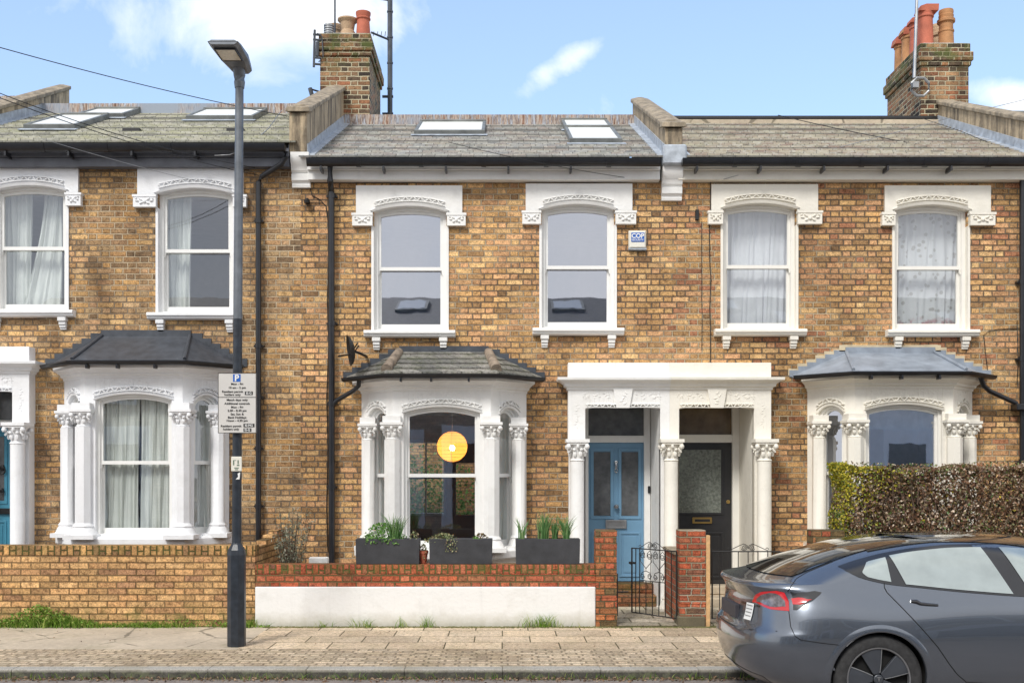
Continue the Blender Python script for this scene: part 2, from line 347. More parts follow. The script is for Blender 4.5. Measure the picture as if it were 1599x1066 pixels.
M_lantern = lantern_mat()
M_lrib = plain('lantern_ribs', (.42, .20, .05), .8)
M_bulb = plain('lit_bulb', (1, .9, .7), .5, emit=(1, .72, .36), es=80)
M_step = bricks('worn_step_brick', [(.20, .08, .04), (.28, .12, .06), (.22, .12, .07)], (.1, .07, .04), H=0, moss=.4)
# ground
def ground_mat(name, base, var, scale, crack=True, moss=0):
    m, t, b = mat(name); o = t.obj()
    n = t.noise(o, scale, 8, .7); n2 = t.noise(o, scale*14, 4, .7)
    c = t.ramp(n, [(.28, tuple(a*(1-var) for a in base)), (.72, tuple(a*(1+var) for a in base))])
    c = t.mix(t.rng(n2, .35, .7, 0, .5), c, tuple(a*.55 for a in base))
    if crack:
        vo = t.node('ShaderNodeTexVoronoi', feature='DISTANCE_TO_EDGE'); t.put(vo.inputs['Vector'], o); vo.inputs['Scale'].default_value = .9
        n3 = t.noise(o, 3, 5)
        e = t.rng(t.m('ADD', vo.outputs[0], t.m('MULTIPLY', t.m('SUBTRACT', n3, .5), .12)), .0, .010)
        c = t.mix(t.m('MULTIPLY', t.m('SUBTRACT', 1., e), .6), c, (.05, .045, .03))
    if moss: c = t.mix(t.rng(t.noise(o, 1.6, 7, .75), .52, .68, 0, moss), c, (.14, .14, .05))
    t.l.new(c, b.inputs['Base Color']); b.inputs['Roughness'].default_value = .9
    bp = t.node('ShaderNodeBump'); bp.inputs['Strength'].default_value = .6; bp.inputs['Distance'].default_value = .01
    t.l.new(n2, bp.inputs['Height']); t.l.new(bp.outputs[0], b.inputs['Normal'])
    return m
M_asph = ground_mat('road_asphalt', (.24, .205, .18), .35, 2.0, False)
M_conc = ground_mat('patched_concrete', (.54, .455, .345), .22, 1.1, True, .3)
FL = [(.49, .395, .295), (.56, .46, .35), (.61, .51, .395), (.52, .425, .32)]
M_flag = bricks('paving_flags', FL, (.085, .075, .045), L=.60, H=0, row=.42, jt=.011, plan=True, wob=.001, bump=.25, moss=.18, zoff=.10, arris=.004)
M_block = bricks('paving_blocks', [(.44, .36, .27), (.51, .42, .32), (.55, .465, .36), (.46, .38, .285)], (.25, .205, .145), L=.2, H=.1, row=.1, jt=.012, plan=True, wob=.006, bump=.5, moss=.12)
M_path = bricks('path_flags', [(.36, .33, .28), (.44, .41, .34), (.48, .44, .38)], (.075, .075, .05), L=.62, H=0, row=.36, jt=.012, plan=True, wob=.002, bump=.25, moss=.2)
def kerb_mat():
    m, t, b = mat('granite_kerb'); o = t.obj(); x, y, z = t.sep(o)
    c = t.ramp(t.noise(o, 60, 5, .8), [(.35, (.24, .23, .20)), (.65, (.50, .47, .42))])
    c = t.mix(t.rng(t.noise(o, 2.5, 5), .45, .7, 0, .6), c, (.28, .25, .18))
    f = t.m('ADD', t.rng(z, -.005, -.03), t.m('MULTIPLY', t.m('SUBTRACT', t.noise(o, 9, 6, .7), .5), .8), clamp=True)
    c = t.mix(t.m('MULTIPLY', f, .92), c, t.mix(t.rng(t.noise(o, 14, 4), .5, .62), (.035, .033, .026), (.10, .105, .06)))
    t.l.new(c, b.inputs['Base Color']); b.inputs['Roughness'].default_value = .9
    bp = t.node('ShaderNodeBump'); bp.inputs['Strength'].default_value = .6; bp.inputs['Distance'].default_value = .01
    t.l.new(t.noise(o, 45, 5), bp.inputs['Height']); t.l.new(bp.outputs[0], b.inputs['Normal']); return m
M_kerb = kerb_mat()
M_earth = ground_mat('bare_earth', (.15, .12, .085), .3, 2.5, False, .4)

# ------------------------------------------------------------ mesh helpers
class MB:
    def __init__(s): s.v = []; s.f = []; s.M = None
    def av(s, p):
        p = Vector(p)
        if s.M is not None: p = s.M @ p
        s.v.append(p); return len(s.v)-1
    def quad(s, *p): s.f.append([s.av(q) for q in p])
    def box(s, x0, x1, y0, y1, z0, z1):
        i = [s.av((x, y, z)) for z in (z0, z1) for y in (y0, y1) for x in (x0, x1)]
        for a in ((0, 2, 3, 1), (4, 5, 7, 6), (0, 1, 5, 4), (2, 6, 7, 3), (0, 4, 6, 2), (1, 3, 7, 5)): s.f.append([i[k] for k in a])
    def cbox(s, x0, x1, y0, y1, z0, z1, c=.006):
        """box with chamfered vertical/top front edges"""
        s.loft([[(x0+c, y0, z), (x1-c, y0, z), (x1, y0+c, z), (x1, y1, z), (x0, y1, z), (x0, y0+c, z)] if 0 < k < 3 else
                [(x0+c, y0+c, z), (x1-c, y0+c, z), (x1-c, y0+c, z), (x1-c, y1, z), (x0+c, y1, z), (x0+c, y0+c, z)] for k, z in enumerate((z0, z0+c, z1-c, z1))])
    def loft(s, rings, cap=True, closed=True):
        ids = [[s.av(p) for p in r] for r in rings]; n = len(ids[0])
        for a, b in zip(ids, ids[1:]):
            for k in range(n if closed else n-1):
                s.f.append([a[k], a[(k+1) % n], b[(k+1) % n], b[k]])
        if cap and closed: s.f.append(ids[0][::-1]); s.f.append(ids[-1])
        return ids
    def prism(s, poly, y0, y1):
        """poly of (x,z), extruded in y"""
        s.loft([[(x, y0, z) for x, z in poly], [(x, y1, z) for x, z in poly]])
    def band(s, out, inn, y0, y1):
        n = len(out)
        A = [s.av((x, y0, z)) for x, z in out]; B = [s.av((x, y0, z)) for x, z in inn]
        C = [s.av((x, y1, z)) for x, z in out]; D = [s.av((x, y1, z)) for x, z in inn]
        for k in range(n):
            j = (k+1) % n
            s.f += [[A[k], A[j], B[j], B[k]], [C[k], D[k], D[j], C[j]], [B[k], B[j], D[j], D[k]], [A[k], C[k], C[j], A[j]]]
    def tube(s, pts, r, seg=8, cap=True):
        pts = [Vector(p) for p in pts]; rings = []
        up = Vector((0, 0, 1))
        for i, p in enumerate(pts):
            d_ = (pts[min(i+1, len(pts)-1)]-pts[max(i-1, 0)])
            if d_.length < 1e-9: d_ = Vector((0, 0, 1))
            d_.normalize()
            a = d_.cross(up) if abs(d_.dot(up)) < .98 else d_.cross(Vector((1, 0, 0)))
            a.normalize(); b = d_.cross(a)
            rr = r[i] if isinstance(r, (list, tuple)) else r
            rings.append([p+a*math.cos(t)*rr+b*math.sin(t)*rr for t in [2*math.pi*k/seg for k in range(seg)]])
        s.loft(rings, cap)
    def lathe(s, prof, c=(0, 0, 0), seg=20, axis='z', a0=0, cap=True):
        rings = []
        for r, h in prof:
            ring = []
            for k in range(seg):
                t = a0+2*math.pi*k/seg
                if axis == 'z': ring.append((c[0]+r*math.cos(t), c[1]+r*math.sin(t), c[2]+h))
                elif axis == 'y': ring.append((c[0]+r*math.cos(t), c[1]+h, c[2]+r*math.sin(t)))
                else: ring.append((c[0]+h, c[1]+r*math.cos(t), c[2]+r*math.sin(t)))
            rings.append(ring)
        s.loft(rings, cap)
    def blob(s, c, rx, ry, rz, seg=8, rot=0):
        rings = []
        cr, sr = math.cos(rot), math.sin(rot)
        for i in range(1, 5):
            ph = math.pi*i/5
            ring = []
            for k in range(seg):
                t = 2*math.pi*k/seg
                x, y, z = rx*math.sin(ph)*math.cos(t), ry*math.sin(ph)*math.sin(t), -rz*math.cos(ph)
                ring.append((c[0]+x*cr-z*sr, c[1]+y, c[2]+x*sr+z*cr))
            rings.append(ring)
        s.loft(rings)
    def sweep(s, path, prof, closed=False):
        """path of (x,y) walked with the outside on its right; prof of (out,z); mitred corners"""
        n = len(path); rings = []
        for i, p in enumerate(path):
            p = Vector(p)
            d1 = (Vector(path[i])-Vector(path[i-1])).normalized() if i > 0 else None
            d2 = (Vector(path[i+1])-Vector(path[i])).normalized() if i < n-1 else None
            if d1 is None: d1 = d2
            if d2 is None: d2 = d1
            n1 = Vector((d1.y, -d1.x)); n2 = Vector((d2.y, -d2.x)); nn = (n1+n2).normalized(); k = 1/max(.3, nn.dot(n1))
            rings.append([(p.x+nn.x*o*k, p.y+nn.y*o*k, z) for o, z in prof])
        s.loft(rings)
    def leaf(s, c, sz, asp=.5, d_=None):
        c = Vector(c)
        a = Vector((random.gauss(0, 1), random.gauss(0, 1), random.gauss(0, 1))) if d_ is None else Vector(d_)
        a.normalize(); b = a.cross(Vector((random.gauss(0, 1), random.gauss(0, 1), random.gauss(0, 1)))); b.normalize()
        nn = a.cross(b)
        s.quad(c-a*sz*.5, c+b*sz*asp*.5+nn*sz*.08, c+a*sz*.5, c-b*sz*asp*.5+nn*sz*.08)
    def blade(s, p, h, lean, w=.006, seg=4):
        p = Vector(p); an = random.uniform(0, 6.28); side = Vector((math.cos(an), math.sin(an), 0))*w
        prev = None
        for k in range(seg+1):
            t = k/seg; q = p+Vector((lean[0]*t*t, lean[1]*t*t, h*t*(1-.15*t))); ww = side*(1-t)**.6
            cur = (s.av(q-ww), s.av(q+ww))
            if prev: s.f.append([prev[0], prev[1], cur[1], cur[0]])
            prev = cur
    def build(s, name, m, parent=None, smooth=False, bevel=0, label=None):
        me = bpy.data.meshes.new(name); me.from_pydata([tuple(q) for q in s.v], [], s.f); me.update()
        me.materials.append(m)
        import bmesh
        bm = bmesh.new(); bm.from_mesh(me); bmesh.ops.recalc_face_normals(bm, faces=bm.faces); bm.to_mesh(me); bm.free()
        if smooth:
            for p in me.polygons: p.use_smooth = True
            if smooth == 'auto': me.set_sharp_from_angle(angle=R(38))
        o = bpy.data.objects.new(name, me); col.objects.link(o)
        if parent is not None:
            o.parent = parent; pw = parent; loc = Vector((0, 0, 0))
            while pw is not None: loc += pw.location; pw = pw.parent
            o.location = -loc                      # geometry is written in world metres
        if bevel:
            b = o.modifiers.new('bevel', 'BEVEL'); b.width = bevel; b.segments = 2; b.limit_method = 'ANGLE'; b.angle_limit = R(40)
        if label: o['label'] = label
        return o

def tag(o, label, cat, group=None, kind=None):
    o['label'] = label; o['category'] = cat
    if group: o['group'] = group
    if kind: o['kind'] = kind
    return o
def empty(name, loc, label, cat, group=None):
    o = bpy.data.objects.new(name, None); col.objects.link(o); o.location = loc; o.empty_display_size = .2
    return tag(o, label, cat, group)
def struct(name, mb, m, kind='structure'):
    o = mb.build(name, m); o['kind'] = kind; return o
def text_into(mb, s, size, x, y, z, align='CENTER', squeeze=1, bold=0):
    cu = bpy.data.curves.new('t', 'FONT'); cu.body = s; cu.size = size; cu.align_x = align; cu.extrude = .0008; cu.offset = bold
    o = bpy.data.objects.new('t', cu); col.objects.link(o)
    bpy.context.view_layer.update()
    me = bpy.data.meshes.new_from_object(o)
    b0 = len(mb.v)
    for q in me.vertices: mb.v.append(Vector((x+q.co.x*squeeze, y-q.co.z, z+q.co.y)))
    for p in me.polygons: mb.f.append([b0+i for i in p.vertices])
    bpy.data.objects.remove(o); bpy.data.meshes.remove(me); bpy.data.curves.remove(cu)
def PX(px, D): return (px-CX)*D/F
def PZ(py, D): return CZ+(HY-py)*D/F

DF = 13.95        # facade plane
DW = 12.38        # front of the garden walls
DK = 9.68         # kerb edge
YF = DF

def arch(xl, xr, zb, zs, zp, n=14):
    """closed outline: bottom-left, bottom-right, then the arch right to left"""
    c = (xl+xr)/2; hw = (xr-xl)/2; k = max(zp-zs, 1e-4); r = (hw*hw+k*k)/(2*k); cz = zp-r
    pts = [(xl, zb), (xr, zb)]
    for i in range(n+1):
        x = xr-(xr-xl)*i/n
        pts.append((x, cz+math.sqrt(max(0, r*r-(x-c)**2))))
    return pts
def arch_block(mb, xl, xr, zt, zbl, axl, axr, zs, zp, y0, y1, n=16):
    """slab with an arched underside between axl and axr, legs down to zbl at each side"""
    a = arch(axl, axr, zs, zs, zp, n)[2:][::-1]
    poly = [(xl, zbl), (axl, zbl)] + a + [(axr, zbl), (xr, zbl), (xr, zt), (xl, zt)]
    # build as vertical strips to keep faces simple
    mb.box(xl, axl, y0, y1, zbl, zt); mb.box(axr, xr, y0, y1, zbl, zt)
    for (xa, za), (xb, zb_) in zip(a, a[1:]):
        mb.loft([[(xa, y0, za), (xb, y0, zb_), (xb, y1, zb_), (xa, y1, za)], [(xa, y0, zt), (xb, y0, zt), (xb, y1, zt), (xa, y1, zt)]])
def rope(mb, axl, axr, zs, zp, y, h=.05, n=16):
    a = arch(axl, axr, zs, zs, zp, 60)[2:][::-1]
    # shallow moulding band with carved twist
    for (xa, za), (xb, zb_) in zip(a[::3], a[3::3]):
        mb.loft([[(xa, y-.022, za), (xb, y-.022, zb_), (xb, y+.01, zb_), (xa, y+.01, za)], [(xa, y-.022, za+h*.22), (xb, y-.022, zb_+h*.22), (xb, y+.01, zb_+h*.22), (xa, y+.01, za+h*.22)]])
        mb.loft([[(xa, y-.018, za+h), (xb, y-.018, zb_+h), (xb, y+.01, zb_+h), (xa, y+.01, za+h)], [(xa, y-.010, za+h*1.2), (xb, y-.010, zb_+h*1.2), (xb, y+.01, zb_+h*1.2), (xa, y+.01, za+h*1.2)]])
    for i in range(n):
        t = (i+.5)/n; k = int(t*60); x, z = a[k]; sl = math.atan2(a[min(k+1, 60)][1]-a[max(k-1, 0)][1], a[min(k+1, 60)][0]-a[max(k-1, 0)][0])
        rot = sl+(.75 if i % 2 else -.75)
        L = (axr-axl)/n
        mb.blob((x, y-.008, z+h*.6), L*.62, .020, h*.20, 8, rot)
def flowers(mb, x0, x1, z0, z1, y):
    w_ = x1-x0; h = z1-z0
    mb.blob(((x0+x1)/2, y, (z0+z1)/2-h*.05), w_*.10, .022, h*.22)
    for sx in (-1, 1):
        for k, (a, b, rr) in enumerate(((.20, .22, .16), (.36, .02, .14), (.17, -.24, .13), (.42, .30, .08))):
            mb.blob(((x0+x1)/2+sx*a*w_, y, (z0+z1)/2+b*h), w_*rr*.75, .018, h*.11, 8, sx*(.6-k*.5))
def capital(mb, cx, cy, z0, z1, w_):
    h = z1-z0
    mb.box(cx-w_/2, cx+w_/2, cy-w_/2, cy+w_/2, z1-h*.15, z1); mb.box(cx-w_*.45, cx+w_*.45, cy-w_*.45, cy+w_*.45, z1-h*.24, z1-h*.15)
    mb.lathe([(w_*.30, 0), (w_*.33, h*.04), (w_*.30, h*.09), (w_*.27, h*.12), (w_*.29, h*.4), (w_*.36, h*.62), (w_*.43, h*.78)], (cx, cy, z0), 16)
    for k in range(8):
        t = math.pi/8+k*math.pi/4
        r = w_*.33
        mb.blob((cx+r*math.cos(t), cy+r*math.sin(t), z0+h*.34), w_*.09, w_*.07, h*.15, 7)
        mb.blob((cx+r*1.22*math.cos(t), cy+r*1.22*math.sin(t), z0+h*.53), w_*.08, w_*.06, h*.07, 7, .5 if math.cos(t) > 0 else -.5)
    for k in range(4):
        t = math.pi/4+k*math.pi/2; r = w_*.56
        mb.blob((cx+r*math.cos(t), cy+r*math.sin(t), z0+h*.66), w_*.115, w_*.115, h*.13, 8)
        mb.blob((cx+r*.82*math.cos(t), cy+r*.82*math.sin(t), z0+h*.5), w_*.06, w_*.06, h*.16, 7, .6 if math.cos(t) > 0 else -.6)
    mb.blob((cx, cy-w_*.42, z0+h*.68), w_*.07, w_*.06, h*.10, 7)
def shaft(mb, cx, cy, z0, z1, r, base=.20, seg=18):
    mb.lathe([(r*1.75, 0), (r*1.75, base*.30), (r*1.62, base*.38), (r*1.40, base*.62), (r*1.22, base*.72), (r*1.32, base*.80), (r*1.22, base*.88), (r, base), (r, z1-z0)], (cx, cy, z0), seg, a0=math.pi/8 if seg == 8 else 0)
    mb.box(cx-r*1.85, cx+r*1.85, cy-r*1.85, cy+r*1.85, z0, z0+base*.28)

def wall_holes(mb, x0, x1, z0, z1, holes, y, depth=.14):
    xs = sorted({x0, x1, *[h[0] for h in holes], *[h[1] for h in holes]}); zs = sorted({z0, z1, *[h[2] for h in holes], *[h[3] for h in holes]})
    for xa, xb in zip(xs, xs[1:]):
        for za, zb_ in zip(zs, zs[1:]):
            cx_, cz_ = (xa+xb)/2, (za+zb_)/2
            if any(h[0] < cx_ < h[1] and h[2] < cz_ < h[3] for h in holes): continue
            mb.quad((xa, y, za), (xb, y, za), (xb, y, zb_), (xa, y, zb_))
    for a, b, c, e in holes:
        mb.quad((a, y, c), (a, y, e), (a, y+depth, e), (a, y+depth, c)); mb.quad((b, y, c), (b, y+depth, c), (b, y+depth, e), (b, y, e))
        mb.quad((a, y, e), (b, y, e), (b, y+depth, e), (a, y+depth, e)); mb.quad((a, y, c), (a, y+depth, c), (b, y+depth, c), (b, y, c))

# ------------------------------------------------------------ windows, bays, porches
def sash_pair(win, xl, xr, zb, zs, zp, zr, y, mj, mg, M=None, hornz=True, fr=.045, st=.035, br=.09):
    """box frame + two sliding sashes + two panes, all parts of the window object"""
    def mbn():
        q = MB(); q.M = M; return q
    a = mbn()
    # upper sash
    x0, x1 = xl+fr, xr-fr
    a.band(arch(x0, x1, zr-.02, zs-fr*.7, zp-fr), arch(x0+st, x1-st, zr+.025, zs-fr*.7-st, zp-fr-st), y+.03, y+.07)
    if hornz:
        for xx in (x0+.004, x1-.004): a.prism([(xx-.016, zr-.02), (xx+.016, zr-.02), (xx+.010, zr-.07), (xx, zr-.085), (xx-.010, zr-.07)], y+.03, y+.065)
    a.build('sash', mj, win)
    a = mbn(); a.band(arch(x0, x1, zb+.01, zr+.02, zr+.0201), arch(x0+st, x1-st, zb+.01+br, zr-.018, zr-.0179), y+.075, y+.115); a.build('sash', mj, win)
    g = mbn(); p = arch(x0+st*.5, x1-st*.5, zr, zs-fr*.7-st*.5, zp-fr-st*.5); g.f.append([g.av((x, y+.05, z)) for x, z in p]); g.build('pane', mg, win)
    g = mbn(); g.quad((x0+st*.5, y+.095, zb+.05), (x1-st*.5, y+.095, zb+.05), (x1-st*.5, y+.095, zr), (x0+st*.5, y+.095, zr)); g.build('pane', mg, win)

def upper_window(house, gl, gr, peak, spring, rail, gbot, sill_top, slab, label_y, mw, mj, mg, skew=0):
    """all in photo pixels on the facade plane: glass left/right, glass top, spring, rail, glass bottom, sill top, slab (l,r,top)"""
    D = DF
    X = lambda p: PX(p, D)
    Z = lambda p: PZ(p, D)
    fr, st = .05, .038
    xl, xr = X(gl)-fr-st, X(gr)+fr+st
    zs, zp = Z(spring)+fr*.8+st, Z(peak)+fr+st
    zb = Z(sill_top)-.005; zr = Z(rail)
    y = YF+.06
    f = MB(); f.band(arch(xl, xr, zb, zs, zp), arch(xl+fr, xr-fr, zb+.03, zs-fr*.7, zp-fr), y, y+.14)
    win = f.build('window', mj, house)
    sash_pair(win, xl, xr, zb, zs, zp, zr, y, mj, mg, fr=fr, st=st)
    s = MB(); sl, sr, stp = slab
    zl = Z(label_y[0]); zl2 = Z(label_y[1])
    axl, axr = xl-.01, xr+.01
    arch_block(s, X(sl), X(sr), Z(stp), zl, axl, axr, zs-.01, zp+.0, YF-.045, YF+.12)
    lw = .31
    for (a, b) in ((X(sl)-.045, axl), (axr, X(sr)+.045)):
        s.box(a, b, YF-.075, YF+.05, zl2, zl-.0)
        s.box(a-.01, b+.005 if a < X(sl) else b+.01, YF-.085, YF+.03, zl-.03, zl+.0)
        flowers(s, a+.02, b-.02, zl2+.02, zl-.03, YF-.078)
    # reveals
    s.box(axl-.02, axl+.012, YF-.02, YF+.10, zb, zl2); s.box(axr-.012, axr+.02, YF-.02, YF+.10, zb, zl2)
    s.box(axl, axr, YF-.012, YF+.10, zs-.16, zs-.16+.001) if False else None
    lin = s.build('lintel', mw, win, smooth='auto')
    o = MB(); rope(o, axl+.03, axr-.03, zs+.035, zp+.045, YF-.05, .055, 18)
    # plain hood moulding just over the glass
    a1 = arch(axl-.03, axr+.03, zs-.06, zs-.02, zp+.028, 16); a2 = arch(axl+.012, axr-.012, zs-.06, zs-.028, zp-.01, 16)
    A, B = a1[2:], a2[2:]
    for i in range(len(A)-1):
        o.loft([[(A[i][0], YF-.065, A[i][1]), (A[i+1][0], YF-.065, A[i+1][1]), (A[i+1][0], YF+.06, A[i+1][1]), (A[i][0], YF+.06, A[i][1])],
                [(B[i][0], YF-.05, B[i][1]), (B[i+1][0], YF-.05, B[i+1][1]), (B[i+1][0], YF+.06, B[i+1][1]), (B[i][0], YF+.06, B[i][1])]])
    o.build('arch_ornament', mw, win, smooth='auto')
    q = MB(); zt = Z(sill_top); xa, xb = xl-.12, xr+.12
    q.prism([(xa, 0), (xa, 0)], 0, 0) if False else None
    # moulded sill: profile in y-z swept along x
    pr = [(YF+.10, zt), (YF-.11, zt-.012), (YF-.125, zt-.03), (YF-.125, zt-.055), (YF-.10, zt-.062), (YF-.10, zt-.085), (YF-.07, zt-.10), (YF+.10, zt-.10)]
    q.loft([[(xa, a, b) for a, b in pr], [(xb, a, b) for a, b in pr]])
    q.build('sill', mw, win, bevel=.004)
    for bx in (xl-.015, xr-.095):
        b = MB()
        b.box(bx, bx+.11, YF-.085, YF+.02, zt-.155, zt-.10); b.box(bx+.01, bx+.10, YF-.065, YF+.02, zt-.20, zt-.155)
        b.box(bx+.012, bx+.098, YF-.048, YF+.02, zt-.235, zt-.20); b.box(bx+.015, bx+.095, YF-.03, YF+.02, zt-.262, zt-.235)
        b.build('bracket', mw, win, bevel=.008)
    return win, (xl, xr, zb, zp)

def curtain(x0, x1, z0, z1, y, label, m=None, folds=9, amp=.03, gather=0, side=1, cat='curtain', name='curtain', pull=None):
    mb = MB(); n = folds*8; rows = 14
    ph = [random.uniform(-.6, .6) for _ in range(folds+2)]
    ids = []
    for j in range(rows+1):
        t = j/rows; z = z1+(z0-z1)*t
        r = []
        for i in range(n+1):
            s_ = i/n
            a0, a1 = x0, x1
            if pull: a0, a1 = x0+pull[0]*t**1.5, x1+pull[1]*t**1.5
            x = a0+(a1-a0)*s_
            k = s_*folds
            yy = y+amp*math.sin(2*math.pi*k+ph[int(k)]*math.sin(3*t))*(.6+.4*math.sin(k*1.7))+.008*math.sin(k*9+t*7)
            r.append(mb.av((x+.012*math.sin(k*2.3+t*4), yy, z+(.01*math.sin(k*6.28) if j == rows else 0))))
        ids.append(r)
    for a, b in zip(ids, ids[1:]):
        for i in range(n): mb.f.append([a[i], a[i+1], b[i+1], b[i]])
    o = mb.build(name, m or M_curtain, smooth=True)
    return tag(o, label, cat)

def bay(house, cx, dz, mw, mj, mg, style):
    fy = YF-.5; hw, bw = .625, 1.09
    zf = .70+dz
    path = [(cx-bw, YF), (cx-hw, fy), (cx+hw, fy), (cx+bw, YF)]
    z_op0 = .83+dz; z_top = 2.86+dz
    body = MB()
    facets = []
    for (a, b) in zip(path, path[1:]):
        a, b = Vector(a), Vector(b); u_ = (b-a); L = u_.length; u_.normalize(); n_ = Vector((u_.y, -u_.x))
        M = Matrix(((u_.x, -n_.x, 0, a.x), (u_.y, -n_.y, 0, a.y), (0, 0, 1, 0), (0, 0, 0, 1)))
        facets.append((M, L))
    ops = []
    for i, (M, L) in enumerate(facets):
        body.M = M
        ow = .97 if i == 1 else .36
        xl, xr = L/2-ow/2, L/2+ow/2
        zs, zp = (2.575+dz, 2.645+dz) if i == 1 else (2.56+dz, 2.645+dz)
        arch_block(body, 0, L, z_top, z_op0, xl, xr, zs, zp, 0, .12, 16)
        ops.append((xl, xr, zs, zp))
    body.M = None
    # plinth wall and projecting sill course
    body.sweep(path, [(0, -.15), (0, zf), (-.12, zf), (-.12, -.15)])
    body.sweep(path, [(-.10, zf), (.10, zf), (.115, zf+.02), (.115, zf+.10), (.09, zf+.125), (-.10, z_op0+.005)])
    root = body.build('bay_window', mw, house, bevel=.004)
    # incised foliage on the frieze
    for i, (M, L) in enumerate(facets):
        fo = MB(); fo.M = M
        rnd = random.Random(i)
        cnt = 26 if i == 1 else 5
        for k in range(cnt):
            xx = L*.16+L*.68*(k+.5)/cnt
            fo.blob((xx, -.001, z_top-.055-.022*math.sin(k*1.9)), .016, .005, .006, 6, rnd.uniform(-1, 1))
        fo.build('carving', mw, root)
    for (M, L), (xl, xr, zs, zp) in zip(facets, ops):
        orn = MB(); orn.M = M; rope(orn, xl-.02, xr+.02, zs+.03, zp+.035, -.004, .05, 18 if L > 1 else 6)
        o2 = arch(xl-.025, xr+.025, zs-.03, zs+.0, zp+.02, 14)[2:]; i2 = arch(xl, xr, zs-.03, zs-.01, zp-.004, 14)[2:]
        for k in range(len(o2)-1):
            orn.loft([[(o2[k][0], -.022, o2[k][1]), (o2[k+1][0], -.022, o2[k+1][1]), (o2[k+1][0], .02, o2[k+1][1]), (o2[k][0], .02, o2[k][1])],
                      [(i2[k][0], -.012, i2[k][1]), (i2[k+1][0], -.012, i2[k+1][1]), (i2[k+1][0], .02, i2[k+1][1]), (i2[k][0], .02, i2[k][1])]])
        orn.build('arch_ornament', mw, root, smooth='auto')
    zr = 1.765+dz
    for (M, L), (xl, xr, zs, zp) in zip(facets, ops):
        f = MB(); f.M = M; f.band(arch(xl, xr, z_op0, zs, zp), arch(xl+.035, xr-.035, z_op0+.03, zs-.025, zp-.035), .05, .18)
        f.build('window_frame', mj, root)
        sash_pair(root, xl, xr, z_op0, zs, zp, zr, .05, mj, mg, M=M, fr=.035, st=.032)
    # columns at the four corners
    for (x, y, w_, r) in ((cx-hw-.005, fy-.01, .285, .088), (cx+hw+.005, fy-.01, .285, .088), (cx-bw+.11, YF-.155, .25, .075), (cx+bw-.11, YF-.155, .25, .075)):
        c = MB(); shaft(c, x, y, .80+dz, 2.22+dz, r*1.18, .20, 8); capital(c, x, y, 2.22+dz, 2.44+dz, w_)
        c.box(x-w_*.40, x+w_*.40, y-w_*.36, y+w_*.40, 2.43+dz, 2.52+dz)
        c.build('column', mw, root, smooth='auto')
    c = MB(); zc = 2.84+dz
    c.sweep(path, [(-.10, zc), (.012, zc), (.018, zc+.03), (.05, zc+.045), (.055, zc+.07), (.10, zc+.10), (.145, zc+.12), (.15, zc+.17), (-.10, zc+.19)])
    c.build('cornice', mw, root, bevel=.003)
    # roof
    zt = {'black': 3.46, 'slate': 3.415, 'blue': 3.37}[style]+dz; ze = 3.055+dz; tw = .57; e = .19
    E = []
    def eave(o):
        q = MB(); q.sweep(path, [(0, 0), (o, 0), (o, .01), (0, .01)]); return [q.v[4*i+1] for i in range(4)]
    ev = eave(e); Lw, Fl, Fr_, Rw = ev
    Lw = Vector((cx-bw-e*1.2, YF+.02, 0)); Rw = Vector((cx+bw+e*1.2, YF+.02, 0))
    TL, TR = (cx-tw, YF+.02, zt), (cx+tw, YF+.02, zt)
    e3 = lambda q: (q.x, q.y, ze)
    rm = {'black': M_leaddark, 'slate': None, 'blue': M_leadblue}[style]
    b = MB()
    def facet_roof(p0, p1, t0, t1, rows):
        p0, p1, t0, t1 = map(Vector, (p0, p1, t0, t1))
        for k in range(rows):
            a, c_ = k/rows, (k+1)/rows
            up = Vector((0, 0, .012 if rows > 1 else 0))
            q0, q1, q2, q3 = p0.lerp(t0, a)+up, p1.lerp(t1, a)+up, p1.lerp(t1, c_), p0.lerp(t0, c_)
            b.quad(q0, q1, q2, q3)
            if rows > 1: b.quad(q0, q1, p1.lerp(t1, a), p0.lerp(t0, a))
    rows = 5 if style == 'slate' else 1
    facet_roof(e3(Lw), e3(Fl), TL, TL, rows); facet_roof(e3(Fl), e3(Fr_), TL, TR, rows); facet_roof(e3(Fr_), e3(Rw), TR, TR, rows)
    b.quad((Lw.x, Lw.y, ze-.03), (Fl.x, Fl.y, ze-.03), (Fr_.x, Fr_.y, ze-.03), (Rw.x, Rw.y, ze-.03))
    for q0, q1 in ((Lw, Fl), (Fl, Fr_), (Fr_, Rw)): b.quad((q0.x, q0.y, ze-.03), (q1.x, q1.y, ze-.03), (q1.x, q1.y, ze), (q0.x, q0.y, ze))
    rmat = rm or M_bayslate
    rf = b.build('bay_roof', rmat, root)
    for Tt, Fc in ((TL, Fl), (TR, Fr_)):
        h = MB(); A, B_ = Vector(e3(Fc)), Vector(Tt)
        if style == 'slate': h.tube([A.lerp(B_, t)+Vector((0, 0, .015)) for t in (.10, .30, .5, .7, .88)], [.072, .068, .065, .062, .058], 10)
        else: h.tube([A.lerp(B_, .0)+Vector((0, 0, .012)), A.lerp(B_, 1)+Vector((0, 0, .012))], .022, 8)
        h.build('hip', M_hip if style == 'slate' else rmat, root, smooth='auto')
    # stepped flashing on the wall
    fl = MB(); y0, y1 = YF-.012, YF+.002
    fl.box(cx-tw-.02, cx+tw+.02, YF-.03, y1, zt-.03, zt+.055)
    steps = 6
    for k in range(steps):
        for sx in (-1, 1):
            a = tw+(bw+e-tw)*k/steps; c_ = tw+(bw+e-tw)*(k+1)/steps+.05
            za = zt+.05-(zt-ze)*k/steps
            x0, x1 = sorted((cx+sx*a, cx+sx*c_))
            fl.box(x0, x1, y0-.0015*k, y1, ze-.02, za-.035)
    fl.build('flashing', M_leaddark if style != 'blue' else M_leadblue, root)
